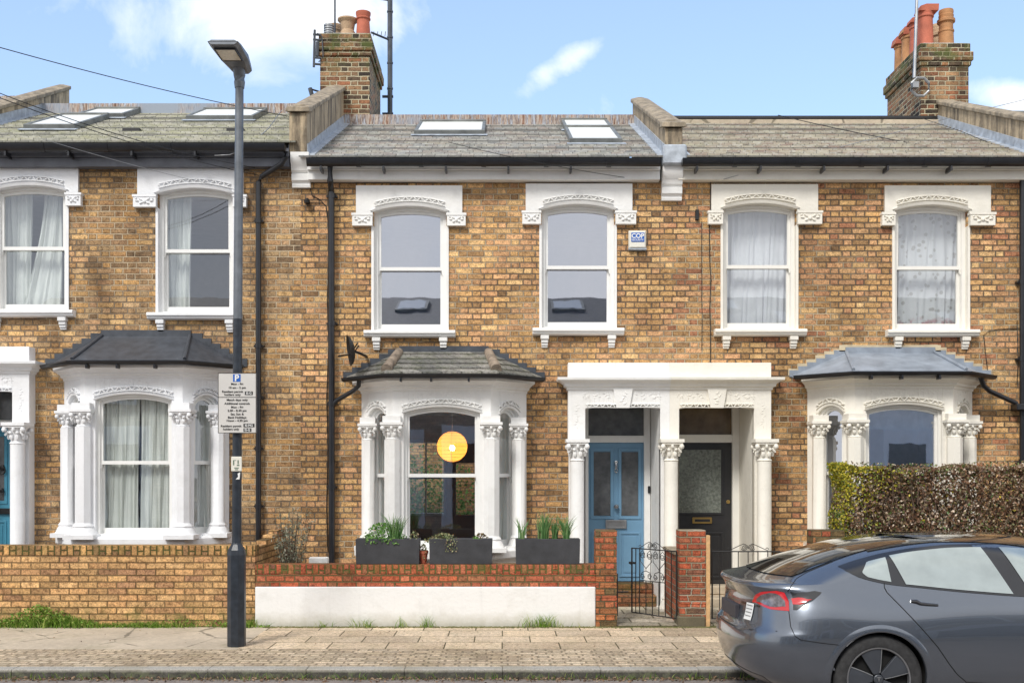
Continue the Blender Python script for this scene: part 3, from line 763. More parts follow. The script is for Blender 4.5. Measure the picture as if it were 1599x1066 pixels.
    if style == 'blue':
        mo = MB()
        for k in range(steps+1):
            for sx in (-1, 1):
                a = tw+(bw+e-tw)*(k-1)/steps; c_ = tw+(bw+e-tw)*k/steps+.06; za = zt+.08-(zt-ze)*k/steps+.05
                x0, x1 = sorted((cx+sx*a, cx+sx*c_)); mo.box(x0, x1, YF-.006-.0007*k, YF+.002, ze, za-.03+random.uniform(-.02, .01))
        mo.box(cx-tw-.10, cx+tw+.10, YF-.012, YF+.002, zt, zt+.085)
        mo.build('mortar_smear', plain('fresh_mortar', (.56, .47, .32), .9, var=.25, bump=.5), root)
    g = MB(); pr = [(e-.01+.055*math.cos(t)+.05, ze-.02+.055*math.sin(t)) for t in [math.pi+math.pi*k/7 for k in range(8)]]
    pr = pr+[(e+.085, ze-.02), (e+.085, ze-.035)]+[(e-.005, ze-.035)]
    gp = [(Lw.x+e*1.0, YF+.0)] + path[1:3] + [(Rw.x-e*1.0, YF+.0)]
    g.sweep(gp, pr)
    for i in range(3):
        a, c_ = Vector(gp[i]), Vector(gp[i+1])
    g.build('gutter', M_black, root, smooth='auto')
    for px_ in (cx-.5, cx-.12, cx+.35):
        br = MB(); br.box(px_-.012, px_+.012, fy-e-.075, fy-e+.02, ze-.115, ze-.05)
        br.build('gutter_clip', M_black, root)
    return root, ze, (Lw.x, Rw.x)

M_hip = plain('brown_hip_tiles', (.27, .215, .165), .85, var=.45, scale=12, bump=.6)
M_bayslate = bricks('bay_roof_slates', [(.12, .125, .13), (.18, .185, .185), (.24, .24, .235)], (.05, .055, .05), L=.25, H=0, row=.08, jt=.006, wob=.002, moss=.25, bump=.4)

def half_porch(house, xo, xi, xm, dz, mw, mj, sgn):
    """xo outer edge, xi pier edge, xm party line; sgn=+1 when outer edge is at the left"""
    y0 = YF-.18
    lo, hi = (xo, xm) if sgn > 0 else (xm, xo)
    po, pi = (xo+sgn*.224), xi
    b = MB()
    ztop = 2.89+dz
    a0, a1 = sorted((po, pi))
    arch_block(b, lo, hi, ztop, 2.235+dz, a0, a1, 2.635+dz, 2.695+dz, y0, YF+.05)
    # piers and recess lining
    for (x0, x1) in (sorted((xo, po)), sorted((pi, xm))):
        b.box(x0+.012, x1-.002 if x1 == xm else x1-.012, y0+.02, YF+.02, 0, 2.235+dz)
    root = b.build('porch', mw, house, bevel=.004)
    l = MB()
    yb = 14.72
    l.quad((a0+.006, y0+.06, -.1), (a0+.006, yb, -.1), (a0+.006, yb, 2.85+dz), (a0+.006, y0+.06, 2.85+dz)); l.quad((a1-.006, y0+.06, -.1), (a1-.006, yb, -.1), (a1-.006, yb, 2.85+dz), (a1-.006, y0+.06, 2.85+dz))
    l.quad((a0-.01, YF+.04, 2.80+dz), (a1+.01, YF+.04, 2.80+dz), (a1+.01, yb, 2.80+dz), (a0-.01, yb, 2.80+dz))
    l.build('recess_lining', mw, root)
    c = MB(); zc = ztop-.01
    pp = [(lo-(.0 if sgn < 0 else 0), YF), (lo, y0), (hi, y0), (hi, YF)] if False else None
    prof = [(-.05, zc), (.015, zc), (.02, zc+.03), (.05, zc+.045), (.055, zc+.075), (.10, zc+.105), (.14, zc+.12), (.145, zc+.155), (-.05, zc+.17)]
    if sgn > 0: pth = [(lo, YF), (lo, y0), (hi, y0)]
    else: pth = [(lo, y0), (hi, y0), (hi, YF)]
    c.sweep(pth, prof); c.build('cornice', mw, root, bevel=.003)
    t = MB(); t.box(lo+(.0 if sgn > 0 else 0), hi, y0-.0, YF+.02, zc+.165, zc+.355); t.build('parapet_block', mw, root, bevel=.006)
    k = MB(); kx = (a0+a1)/2
    k.loft([[(kx-.085, y0-.035, 2.645+dz), (kx+.085, y0-.035, 2.645+dz), (kx+.085, y0+.03, 2.645+dz), (kx-.085, y0+.03, 2.645+dz)],
            [(kx-.125, y0-.035, ztop), (kx+.125, y0-.035, ztop), (kx+.125, y0+.03, ztop), (kx-.125, y0+.03, ztop)]])
    for q in range(5): k.blob((kx+random.uniform(-.04, .04), y0-.037, 2.70+dz+q*.035), .028, .006, .010, 6, random.uniform(-1.2, 1.2))
    k.build('keystone', mw, root)
    o = MB()
    rope(o, a0+.01, kx-.09, 2.645+dz, 2.648+dz, y0-.002, .045, 9); rope(o, kx+.09, a1-.01, 2.648+dz, 2.650+dz, y0-.002, .045, 9)
    o.build('arch_ornament', mw, root, smooth='auto'); o = MB()
    rr = random.Random(3)
    for q in range(34):
        s_ = -1 if q % 2 else 1
        xx = kx+s_*rr.uniform(.17, .52); o.blob((xx, y0-.001, 2.80+dz+rr.uniform(-.035, .035)), .026, .006, .008, 6, rr.uniform(-1.4, 1.4))
    for q in range(9):
        o.blob(((xo+po)/2+rr.uniform(-.02, .02), y0-.001, 2.68+dz-.035*q), .022, .005, .007, 6, rr.uniform(-1.4, 1.4))
    o.build('carving', mw, root, smooth='auto')
    return root, a0, a1

def column(parent, x, y, z0, z1, z2, w_, r, m):
    c = MB(); shaft(c, x, y, z0, z1, r, .22); capital(c, x, y, z1, z2, w_); return c.build('column', m, parent, smooth='auto')

def panel_frame(mb, x0, x1, z0, z1, y, w_=.03):
    o = [(x0, z0), (x1, z0), (x1, z1), (x0, z1)]; i = [(x0+w_, z0+w_), (x1-w_, z0+w_), (x1-w_, z1-w_), (x0+w_, z1-w_)]
    mb.band(o, i, y-.014, y+.002)
    i2 = [(x0+w_+.03, z0+w_+.03), (x1-w_-.03, z0+w_+.03), (x1-w_-.03, z1-w_-.03), (x0+w_+.03, z1-w_-.03)]
    if x1-x0 > .2: mb.prism(i2, y-.008, y+.002)

def four_panel_door(house, x0, x1, z0, z1, m, y=14.66):
    d_ = MB(); d_.box(x0, x1, y, y+.05, z0, z1)
    w_ = x1-x0; c = (x0+x1)/2
    for a, b in ((x0+.045, c-.045), (c+.045, x1-.045)):
        panel_frame(d_, a, b, z0+.06, z0+.68, y, .028)
        o = [(a-.01, z1-1.06), (b+.01, z1-1.06), (b+.01, z1-.08), (a-.01, z1-.08)]; i = [(a+.03, z1-1.02), (b-.03, z1-1.02), (b-.03, z1-.12), (a+.03, z1-.12)]
        d_.band(o, i, y-.014, y+.002)
    door = d_.build('door', m, house, bevel=.003)
    for a, b in ((x0+.045, c-.045), (c+.045, x1-.045)):
        g = MB(); g.box(a+.033, b-.033, y-.008, y+.002, z1-1.01, z1-.13); g.build('door_pane', M_doorglass, door)
    return door, c, y

# ------------------------------------------------------------ roofs, parapets, chimneys
YE, YR = 13.72, 17.0
def roof(house, x0, x1, ze, zr, m, ridge, name='roof'):
    b = MB(); rows = 24
    sl = (zr-ze)/(YR-YE)
    for k in range(rows):
        ya = YE+(YR-YE)*k/rows; yb = YE+(YR-YE)*(k+1)/rows
        za = ze+(ya-YE)*sl; zb_ = ze+(yb-YE)*sl
        wv = [random.uniform(-.002, .002) for _ in range(2)]
        b.quad((x0, ya, za+.018+wv[0]), (x1, ya, za+.018+wv[1]), (x1, yb, zb_-.001), (x0, yb, zb_-.001))
        b.quad((x0, ya, za-.002), (x1, ya, za-.002), (x1, ya, za+.018+wv[1]), (x0, ya, za+.018+wv[0]))
    b.quad((x0, YR, zr), (x1, YR, zr), (x1, YR+4.5, ze+.4), (x0, YR+4.5, ze+.4))
    r = b.build(name, m, house)
    q = MB()
    if ridge == 'lead':
        q.box(x0, x1, YR-.03, YR+.10, zr-.03, zr+.15); mm = M_ridge
    else:
        q.box(x0, x1, YR-.05, YR+.12, zr-.02, zr+.045); mm = M_conc
        k = MB(); k.tube([(x0, YR+.02, zr+.075), (x1, YR+.02, zr+.075)], .05, 10); k.build('ridge_cap', M_blackiron, r)
    q.build('ridge', mm, r)
    return r, sl
def skylight(roofobj, x0, x1, t0, t1, ze, sl):
    th = math.atan(sl); c, s_ = math.cos(th), math.sin(th)
    M = Matrix(((1, 0, 0, 0), (0, c, -s_, YE), (0, s_, c, ze), (0, 0, 0, 1)))
    a, b_ = (t0+.08)/c, (t1+.08)/c
    f = MB(); f.M = M; f.box(x0, x1, a, a+.05, .0, .085); f.box(x0, x1, b_-.06, b_, .0, .10); f.box(x0, x0+.05, a+.05, b_-.06, 0, .085); f.box(x1-.05, x1, a+.05, b_-.06, 0, .085)
    sk = f.build('skylight', M_skyf, roofobj, bevel=.01)
    g = MB(); g.M = M; g.box(x0+.05, x1-.05, a+.05, b_-.06, .0, .070); g.build('skylight_pane', M_skyl, sk)
    l = MB(); l.M = M; l.box(x0-.04, x1+.04, a-.12, a-.002, .020, .028); l.build('lead_apron', M_lead, sk)

def parapet(house, x0, x1, ztop_f, ztop_b, yb, y_f=13.80, base_f=6.0, ze=5.9, zr=7.4):
    p = MB()
    sl = (zr-ze)/(YR-YE)
    pts = [(y_f, base_f), (y_f, ztop_f), (yb, ztop_b), (yb, ze+(yb-YE)*sl-.1), (y_f+.25, base_f-.1)]
    p.loft([[(x0, a, b) for a, b in pts], [(x1, a, b) for a, b in pts]])
    r = p.build('parapet', M_par, house, bevel=.01)
    c = MB(); n = 6
    for k in range(n):
        ya, yb_ = y_f+.18+(yb-y_f-.18)*k/n, y_f+.18+(yb-y_f-.18)*(k+1)/n-.006
        za = ztop_f+(ztop_b-ztop_f)*(ya-y_f)/(yb-y_f); zb_ = ztop_f+(ztop_b-ztop_f)*(yb_-y_f)/(yb-y_f)
        e = .035
        sec = lambda yy, zz: [(x0-e, yy, zz), (x1+e, yy, zz), (x1+e, yy, zz+.06), ((x0+x1)/2+.03, yy, zz+.09), ((x0+x1)/2-.03, yy, zz+.09), (x0-e, yy, zz+.06)]
        c.loft([sec(ya, za), sec(yb_, zb_)])
    c.loft([[(x0-.05, y_f-.05, ztop_f+.0), (x1+.05, y_f-.05, ztop_f), (x1+.05, y_f+.18, ztop_f+.06), (x0-.05, y_f+.18, ztop_f+.06)],
            [(x0-.03, y_f-.03, ztop_f+.07), (x1+.03, y_f-.03, ztop_f+.07), (x1+.03, y_f+.18, ztop_f+.15), (x0-.03, y_f+.18, ztop_f+.15)]])
    c.build('coping', M_cope, r, bevel=.012)
    f = MB()
    for sx, xx in ((-1, x0), (1, x1)):
        for k in range(5):
            ya, yc = YE+.1+(YR-YE-.1)*k/5, YE+.1+(YR-YE-.1)*(k+1)/5-.006
            za, zc = ze+(ya-YE)*sl, ze+(yc-YE)*sl
            o = .012*sx; o2 = .10*sx
            f.loft([[(xx, ya, za), (xx+o, ya, za+.02), (xx+o, ya, za+.15), (xx, ya, za+.15)], [(xx, yc, zc), (xx+o, yc, zc+.02), (xx+o, yc, zc+.15), (xx, yc, zc+.15)]])
            f.loft([[(xx, ya, za), (xx+o2, ya, za), (xx+o2, ya, za+.02), (xx, ya, za+.025)], [(xx, yc, zc), (xx+o2, yc, zc), (xx+o2, yc, zc+.02), (xx, yc, zc+.025)]])
    f.build('flashing', M_lead, r)
    return r
def corbel(house, x0, x1, z0, z1, m):
    h = z1-z0
    pr = [(YF+.01, z0), (YF-.05, z0), (YF-.06, z0+h*.08), (YF-.05, z0+h*.12), (YF-.09, z0+h*.2), (YF-.10, z0+h*.38), (YF-.07, z0+h*.42), (YF-.11, z0+h*.48), (YF-.13, z0+h*.64), (YF-.16, z0+h*.70), (YF-.18, z0+h*.9), (YF-.18, z1), (YF+.01, z1)]
    c = MB(); c.loft([[(x0, a, b) for a, b in pr], [(x1, a, b) for a, b in pr]]); c.build('corbel', m, house, smooth='auto')
def pot(mb, x, y, z, r, h, style=0):
    if style == 1:   # flared collar with a hood
        mb.lathe([(r, 0), (r*.9, h*.1), (r*.82, h*.7), (r*.95, h*.72), (r*.95, h*.76), (r*.85, h*.78), (r*.9, h*.84)], (x, y, z), 18)
        a = [(x-r*1.1, z+h*.84), (x+r*1.25, z+h*.84), (x+r*1.3, z+h), (x-r*.2, z+h), (x-r*.9, z+h*.95)]
        mb.prism(a, y-r*.85, y+r*.85)
    elif style == 2:
        mb.lathe([(r, 0), (r*.92, h*.4), (r*1.0, h*.42), (r*1.0, h*.46), (r*.88, h*.48), (r*.86, h*.66), (r*1.12, h*.68), (r*1.12, h*.75), (r*.9, h*.78), (r*.95, h*.86), (r*.88, h*.88), (r*.93, h*.95), (r*.9, h)], (x, y, z), 18)
    else:
        mb.lathe([(r, 0), (r*.93, h*.3), (r*.84, h*.68), (r*1.0, h*.72), (r*1.0, h*.76), (r*.88, h*.79), (r*1.02, h*.93), (r*1.02, h), (r*.8, h), (r*.75, h*.9)], (x, y, z), 18)
def chimney(house, x0, x1, y0, y1, z0, z1, name='chimney'):
    c = MB(); c.box(x0, x1, y0, y1, z0, z1-.36)
    c.box(x0-.03, x1+.03, y0-.03, y1+.03, z1-.36, z1-.285); c.box(x0-.055, x1+.055, y0-.055, y1+.055, z1-.285, z1-.14)
    c.box(x0-.02, x1+.02, y0-.02, y1+.02, z1-.14, z1)
    ch = c.build(name, M_brick_ch, house, bevel=.012)
    f = MB(); f.loft([[(x0-.01, y0-.01, z1), (x1+.01, y0-.01, z1), (x1+.01, y1+.01, z1), (x0-.01, y1+.01, z1)], [(x0+.12, y0+.12, z1+.06), (x1-.12, y0+.12, z1+.06), (x1-.12, y1-.12, z1+.06), (x0+.12, y1-.12, z1+.06)]])
    f.build('flaunching', M_mortarcap, ch, smooth=True)
    l = MB(); l.box(x0-.02, x1+.02, y0-.02, y0-.005, z0+.0, z0+.35); l.box(x0-.02, x0-.005, y0-.02, y1, z0, z0+.3); l.box(x1+.005, x1+.02, y0-.02, y1, z0, z0+.3)
    l.build('flashing', M_lead, ch)
    return ch

# ------------------------------------------------------------ ground
g = MB(); g.quad((-400, -400, -.16), (400, -400, -.16), (400, 600, -.16), (-400, 600, -.16)); struct('ground', g, M_earth)
g = MB(); g.quad((-60, 2.4, -.086), (60, 2.4, -.086), (60, DK, -.086), (-60, DK, -.086)); struct('road', g, M_asph)
def paving(name, x0, x1, y0, y1, z, m):
    g = MB(); g.box(x0, x1, y0, y1, -.15, z); return struct(name, g, m)
XC = -2.72
paving('pavement_blocks', -60, 60, DK+.145, 10.80, 0, M_block)
paving('pavement_concrete', -60, XC, 10.80, DW+.3, .0, M_conc); paving('pavement_flags', XC, 60, 10.80, DW+.02, .0, M_flag)
g = MB()
for k in range(-20, 22):
    x = k*.9; g.cbox(x+.001, x+.899, DK, DK+.142, -.15, .004+random.uniform(-.002, .002), .006)
struct('kerb', g, M_kerb)
paving('opposite_pavement', -60, 60, -.3, 2.4, 0, M_flag)
g = MB(); g.box(XC, 14, DW+.02, YF+1, -.15, .008); struct('front_garden_ground', g, M_earth)
g = MB(); g.box(1.335, 2.07, DW+.02, YF-.1, -.1, .02); g.box(1.1, 2.07, DW+.6, 14.0, -.1, .03); g.box(2.42, 3.5, DW+.02, 14.0, -.1, .024); struct('garden_path', g, M_path)

# ------------------------------------------------------------ houses
PARTY = [-12.45, -7.57, -2.67, 2.177, 7.10, 12.0]
def house(i, label, mbk, ze, zr, mroof, ridge, holes, fascia, hz):
    x0, x1 = PARTY[i], PARTY[i+1]
    h = houses[i]
    b = MB(); wall_holes(b, x0, x1, -.1, hz, holes, YF)
    for xx in (x0, x1): b.quad((xx, YF, -.1), (xx, YF, hz), (xx, YF+7.5, hz), (xx, YF+7.5, -.1))
    wall_holes(b, x0, x1, -.1, hz, [(-1.95, -1.15, .95, 2.45), (-.95, .55, .95, 2.0)] if i == 2 else [], YF+7.5)  # second, frameless rear opening is added to bring daylight into the room
    b.build('wall', mbk, h)
    r, sl = roof(h, x0+.02, x1-.02, ze, zr, mroof, ridge)
    f = MB(); f.box(x0+.12, x1-.12, YF-.17, YF+.0, hz+.10, hz+.215); f.box(x0+.12, x1-.12, YF-.135, YF+.0, hz-.02, hz+.098); f.build('fascia', fascia, h, bevel=.006)
    g_ = MB(); zc = ze-.050
    prof = [(13.66+.068*math.cos(t), zc+.095*math.sin(t)) for t in [math.pi+math.pi*k/8 for k in range(9)]]
    prof += [(13.66+.055, zc), (13.66-.055, zc)]
    g_.loft([[(x0+.14, a, b_) for a, b_ in prof], [(x1-.14, a, b_) for a, b_ in prof]])
    for k in range(1, 6):
        xx = x0+(x1-x0)*k/6; g_.loft([[(xx-.03, a, b_) for a, b_ in [(13.66+.075*math.cos(t), zc+.102*math.sin(t)) for t in [math.pi+math.pi*k2/8 for k2 in range(9)]]], [(xx+.03, a, b_) for a, b_ in [(13.66+.075*math.cos(t), zc+.102*math.sin(t)) for t in [math.pi+math.pi*k2/8 for k2 in range(9)]]]])
        g_.box(xx-.5+.0, xx-.475, 13.66-.03, 13.80, zc-.15, zc-.09)
    g_.build('gutter', M_black, h, smooth='auto')
    return h, r, sl
def rooms(h, x0, x1, gx0, gx1, mg=M_room, zg=2.95, deep=0):
    for (a, b_, z0, z1, mm) in ((gx0, gx1, .45, zg, mg), (x0+.05, x1-.05, 3.35, 5.55, M_room)):
        r = MB(); y0, y1 = YF+.16, YF+3.6
        if deep and z0 < 1: y1 = deep; wall_holes(r, a, b_, z0, z1, [(-1.95, -1.15, .95, 2.45), (-.95, .55, .95, 2.0)], y1, .02)
        else: r.quad((a, y1, z0), (b_, y1, z0), (b_, y1, z1), (a, y1, z1))
        r.quad((a, y0, z0), (a, y1, z0), (a, y1, z1), (a, y0, z1)); r.quad((b_, y0, z0), (b_, y1, z0), (b_, y1, z1), (b_, y0, z1))
        r.quad((a, y0, z0), (b_, y0, z0), (b_, y1, z0), (a, y1, z0)); r.quad((a, y0, z1), (b_, y0, z1), (b_, y1, z1), (a, y1, z1))
        r.build('room_lining', mm, h)
houses = [
    empty('terraced_house', (-10, YF, 0), 'terraced brick house beyond the leftmost roof parapet, almost wholly out of the picture', 'house', 'terraced houses along the street'),
    empty('terraced_house', (-5.1, YF, 0), 'terraced house at the left with black bay roof and dark eaves, behind the lamp post', 'house', 'terraced houses along the street'),
    empty('terraced_house', (-.25, YF, 0), 'terraced house in the middle with the sky blue front door and slated bay roof', 'house', 'terraced houses along the street'),
    empty('terraced_house', (4.6, YF, 0), 'terraced house at the right with cream trim, black front door and blue grey bay roof', 'house', 'terraced houses along the street'),
    empty('terraced_house', (9.5, YF, 0), 'terraced house at the far right of which only the roof shows beyond the last parapet', 'house', 'terraced houses along the street')]
HL, HM, HR = houses[1:4]
# --- middle house
hm = []
_, e1 = upper_window(HM, 594, 686.8, 332, 337.5, 418, 502.6, 515.5, (556.5, 722, 291), (334.6, 354), M_white_m, M_joinery, M_glass_hi); hm.append(e1)
_, e2 = upper_window(HM, 856, 949, 329, 334.5, 415.8, 499, 512, (820.8, 986.9, 288), (331, 351.5), M_white_m, M_joinery, M_glass_hi); hm.append(e2)
bay(HM, -.775, 0, M_white_m, M_joinery, M_glass_lo, 'slate')
pm, a0, a1 = half_porch(HM, .853, 2.053, 2.177, 0, M_white_m, M_joinery, 1)
column(pm, .965, YF-.26, 0, 1.95, 2.235, .30, .09, M_white_m)
hm += [(-1.78, .23, .83, 2.80), (a0, a1, -.1, 2.80)]
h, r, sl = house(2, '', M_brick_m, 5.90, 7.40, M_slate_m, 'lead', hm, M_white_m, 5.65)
skylight(r, -1.315, -.266, 1.87, 3.02, 5.90, sl); skylight(r, .938, 1.676, 1.0, 2.35, 5.9, sl); skylight(r, .938, 1.676, 2.42, 3.25, 5.9, sl)
rooms(HM, PARTY[2], PARTY[3], -2.4, .62, M_room_w, deep=YF+7.3)
q = MB(); q.band([(-1.97, .93), (-1.13, .93), (-1.13, 2.47), (-1.97, 2.47)], [(-1.91, .99), (-1.19, .99), (-1.19, 2.41), (-1.91, 2.41)], YF+7.30, YF+7.5); q.box(-1.91, -1.19, YF+7.36, YF+7.40, 1.68, 1.72); q.box(-1.565, -1.535, YF+7.36, YF+7.40, .99, 2.41); q.build('rear_window_frame', M_joinery, HM)
q = MB(); q.box(-6, 4, 26.6, 26.85, -.1, 2.9); tag(q.build('garden_wall', M_brick_m), 'back garden brick wall glimpsed through the middle house behind the lantern', 'garden wall')
q = MB()
for k in range(2600): q.leaf((-2.1+random.gauss(0, .9), 25.6+random.gauss(0, .3), abs(random.gauss(0, .9))+.4), .11, .6)
tag(q.build('back_garden_bush', M_leaf), 'green garden bush glimpsed through the middle house behind the lantern', 'bush')
door, dc, dyy = four_panel_door(HM, 1.185, 1.955, .30, 2.22, M_blue)
q = MB(); q.box(1.10, 1.185, 14.60, 14.72, .1, 2.80); q.box(1.955, 2.04, 14.60, 14.72, .1, 2.80); q.box(1.185, 1.955, 14.61, 14.72, 2.22, 2.315); q.box(1.185, 1.955, 14.61, 14.72, 2.72, 2.82); dfm = q.build('door_frame', M_joinery, HM, bevel=.005)
q = MB(); q.box(1.185, 1.955, 14.67, 14.68, 2.31, 2.73); q.build('fanlight', M_doorglass, dfm)
q = MB(); q.lathe([(.0, -.075), (.022, -.072), (.034, -.05), (.030, -.028), (.014, -.018), (.014, 0), (.026, .0), (.026, .003)], (dc, dyy-.012, .30+1.035), 14, 'y'); q.build('door_knob', M_chrome, door, smooth='auto')
q = MB(); q.box(dc-.13, dc+.13, dyy-.022, dyy-.008, .30+.745, .30+.835); q.band([(dc-.145, .30+.73), (dc+.145, .30+.73), (dc+.145, .30+.85), (dc-.145, .30+.85)], [(dc-.12, .30+.755), (dc+.12, .30+.755), (dc+.12, .30+.825), (dc-.12, .30+.825)], dyy-.028, dyy-.012); q.build('letter_box', M_alu, door, bevel=.003)
q = MB(); q.blob((dc, dyy-.03, .30+1.60), .020, .014, .055); q.lathe([(.010, 0), (.022, .005), (.010, .012)], (dc, dyy-.04, .30+1.65), 10, 'y'); q.tube([(dc+.018*math.cos(t), dyy-.035, 1.835+.03*math.sin(t)) for t in [k*math.pi/6 for k in range(13)]], .006, 6); q.build('door_knocker', M_chrome, door, smooth='auto')
q = MB(); q.cbox(2.005, 2.037, 14.575, 14.60, 1.52, 1.62); q.build('doorbell', M_blackiron, dfm)
q = MB(); q.cbox(1.05, 2.06, 14.05, 14.75, .0, .17, .02); q.cbox(1.05, 2.06, 14.33, 14.75, .17, .295, .015); q.build('doorstep', M_step, HM)
corbel(HM, -2.77, -2.53, 5.55, 5.98, M_white_m); corbel(HM, 2.09, 2.355, 5.38, 5.80, M_white_m)
parapet(HM, -2.79, -2.56, 6.50, 7.95, 17.0)
parapet(HM, 2.12, 2.35, 6.30, 7.84, 17.25, base_f=5.82)
q = MB(); q.cbox(2.08, 2.39, 13.70, 13.86, 5.80, 6.06, .02); q.build('lead_cap', M_lead, HM)
ch = chimney(HM, -2.94, -2.14, 17.0, 18.5, 6.7, 8.86)
q = MB(); pot(q, -2.78, 17.55, 8.88, .115, .34, 0); q.build('chimney_pot', M_terra_lt, ch, smooth='auto')
q = MB(); q.lathe([(.12, 0), (.12, .10), (.10, .13), (.12, .25), (.165, .29), (.165, .31), (.10, .33)], (-2.53, 17.25, 8.88), 20); q.build('chimney_pot', M_terra_lt, ch, smooth='auto')
q = MB(); pot(q, -2.27, 17.2, 8.88, .12, .40, 0); q.build('chimney_pot', M_terra, ch, smooth='auto')
q = MB()
for k in range(5): q.lathe([(.085, 0), (.085, .022), (.07, .024), (.07, .035)], (-2.82, 17.15, 8.88+.038*k), 16)
q.build('chimney_cowl', M_alu, ch, smooth='auto')
q = MB(); pot(q, -2.45, 17.9, 8.88, .11, .30, 0); q.build('chimney_pot', M_terra_lt, ch, smooth='auto')
# --- right house
hr = []
_, e1 = upper_window(HR, 1138.9, 1232.2, 327.6, 333, 414.8, 499, 513.5, (1110, 1276, 289), (331, 351.5), M_cream, M_joinery_c, M_glass); hr.append(e1)
_, e2 = upper_window(HR, 1406.7, 1500, 330, 335.5, 416.5, 501, 514.5, (1380, 1545, 291), (333.5, 353.5), M_cream, M_joinery_c, M_glass); hr.append(e2)
bay(HR, 5.11, .03, M_cream, M_joinery_c, M_glass_hi, 'blue')
pr_, b0, b1 = half_porch(HR, 3.50, 2.30, 2.177, 0, M_cream, M_joinery_c, -1)
column(pr_, 3.39, YF-.26, 0, 1.95, 2.235, .30, .09, M_cream)
column(pr_, 2.18, YF-.26, 0, 1.95, 2.235, .30, .09, M_cream)
hr += [(4.10, 6.12, .83, 2.80), (b0, b1, -.1, 2.80)]
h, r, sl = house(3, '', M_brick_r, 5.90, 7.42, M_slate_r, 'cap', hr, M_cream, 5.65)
rooms(HR, PARTY[3], PARTY[4], 3.6, 6.9)
q = MB(); q.box(2.40, 3.175, 14.66, 14.71, .26, 2.22); panel_frame(q, 2.46, 3.06, .34, .98, 14.66, .03); panel_frame(q, 2.41, 3.055, 1.22, 2.15, 14.66, .028); bd = q.build('door', M_blkdoor, HR, bevel=.003)
q = MB(); q.box(2.44, 3.025, 14.646, 14.664, 1.25, 2.12); q.build('door_pane', M_obsc, bd)
q = MB(); q.cbox(2.63, 2.90, 14.635, 14.665, 1.10, 1.185); q.build('letter_box', M_brass, bd)
q = MB(); q.box(2.66, 2.87, 14.631, 14.636, 1.125, 1.16); q.build('letter_slot', M_blkdoor, bd)
q = MB(); q.lathe([(.006, -.02), (.026, -.018), (.026, 0)], (3.125, 14.66, 1.40), 12, 'y'); q.build('door_lock', M_brass, bd, smooth='auto')
q = MB(); q.box(2.33, 2.40, 14.60, 14.72, .1, 2.80); q.box(3.175, 3.27, 14.60, 14.72, .1, 2.80); q.box(2.40, 3.175, 14.61, 14.72, 2.22, 2.33); q.box(2.40, 3.175, 14.61, 14.72, 2.74, 2.82); dfr = q.build('door_frame', M_joinery_c, HR, bevel=.005)
q = MB(); q.box(2.40, 3.175, 14.67, 14.68, 2.32, 2.75); q.build('fanlight', plain('brown_fanlight', (.15, .11, .07), .12, var=.5, scale=3), dfr)
q = MB(); q.cbox(2.31, 3.26, 14.05, 14.75, .0, .14, .02); q.cbox(2.31, 3.26, 14.4, 14.75, .14, .26, .015); q.build('doorstep', M_conc, HR)
parapet(HR, 7.0, 7.22, 6.35, 7.72, 17.0)
ch = chimney(HR, 6.73, 7.50, 17.0, 18.5, 6.7, 8.70)
for (x, y, rr, hh, st, mm) in ((6.89, 17.22, .135, .66, 1, M_terra), (6.90, 17.62, .125, .64, 1, M_terra), (6.91, 18.0, .13, .62, 1, M_terra_or), (6.91, 18.36, .115, .60, 1, M_terra_or), (7.25, 17.28, .125, .62, 2, M_terra_or), (7.34, 17.85, .12, .62, 2, M_terra_lt)):
    q = MB(); pot(q, x, y, 8.73, rr, hh, st); p_ = q.build('chimney_pot', mm, ch, smooth='auto')
    if st == 1 and mm is M_terra_or:
        q = MB(); q.loft([[(x-.13, y-.11, 8.73+hh*.80), (x+.13, y-.11, 8.73+hh*.80), (x+.13, y+.11, 8.73+hh*.80), (x-.13, y+.11, 8.73+hh*.80)], [(x-.10, y-.115, 8.73+hh), (x+.15, y-.115, 8.73+hh+.01), (x+.15, y+.115, 8.73+hh+.01), (x-.10, y+.115, 8.73+hh)]]); q.build('chimney_cowl', M_terra, ch, smooth='auto')
# --- left house
hl = []
_, e1 = upper_window(HL, 1.4, 94, 300, 305, 386, 471, 484, (-42, 123.9, 258), (303, 323), M_white_l, M_joinery, M_glass); hl.append(e1)
_, e2 = upper_window(HL, 257.6, 354, 304, 309.5, 390, 475, 488, (216, 381, 259.7), (306, 325), M_white_l, M_joinery, M_glass); hl.append(e2)
bay(HL, -4.70, .165, M_white_l, M_joinery, M_glass, 'black')
pl_, c0, c1 = half_porch(HL, -6.17, -7.37, -7.50, .21, M_white_l, M_joinery, -1)
column(pl_, -6.285, YF-.26, 0, 2.17, 2.45, .30, .09, M_white_l)
hl += [(-5.71, -3.69, 1.0, 2.96), (c0, c1, -.1, 3.0)]
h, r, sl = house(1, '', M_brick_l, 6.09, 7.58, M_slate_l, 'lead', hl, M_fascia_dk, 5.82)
skylight(r, -6.75, -6.02, 1.09, 2.40, 6.09, sl); skylight(r, -6.55, -5.82, 2.45, 3.22, 6.09, sl); skylight(r, -4.78, -3.76, 2.15, 3.15, 6.09, sl)
for xx in (-5.2, -3.75): q = MB(); q.box(xx-.10, xx+.14, 14.72, 14.90, 6.55, 6.60); q.build('roof_vent', M_blackiron, r)
rooms(HL, PARTY[1], PARTY[2], -6.0, -3.2, zg=3.1)
door, dc, dyy = four_panel_door(HL, -7.22, -6.45, .46, 2.43, M_blue_l)
q = MB(); q.blob((-6.93, 14.63, 1.87), .035, .02, .05); q.tube([(-6.93+.045*math.cos(t), 14.62, 1.83+.05*math.sin(t)) for t in [k*math.pi/6 for k in range(13)]], .009, 6); q.build('door_knocker', M_blackiron, door, smooth='auto')
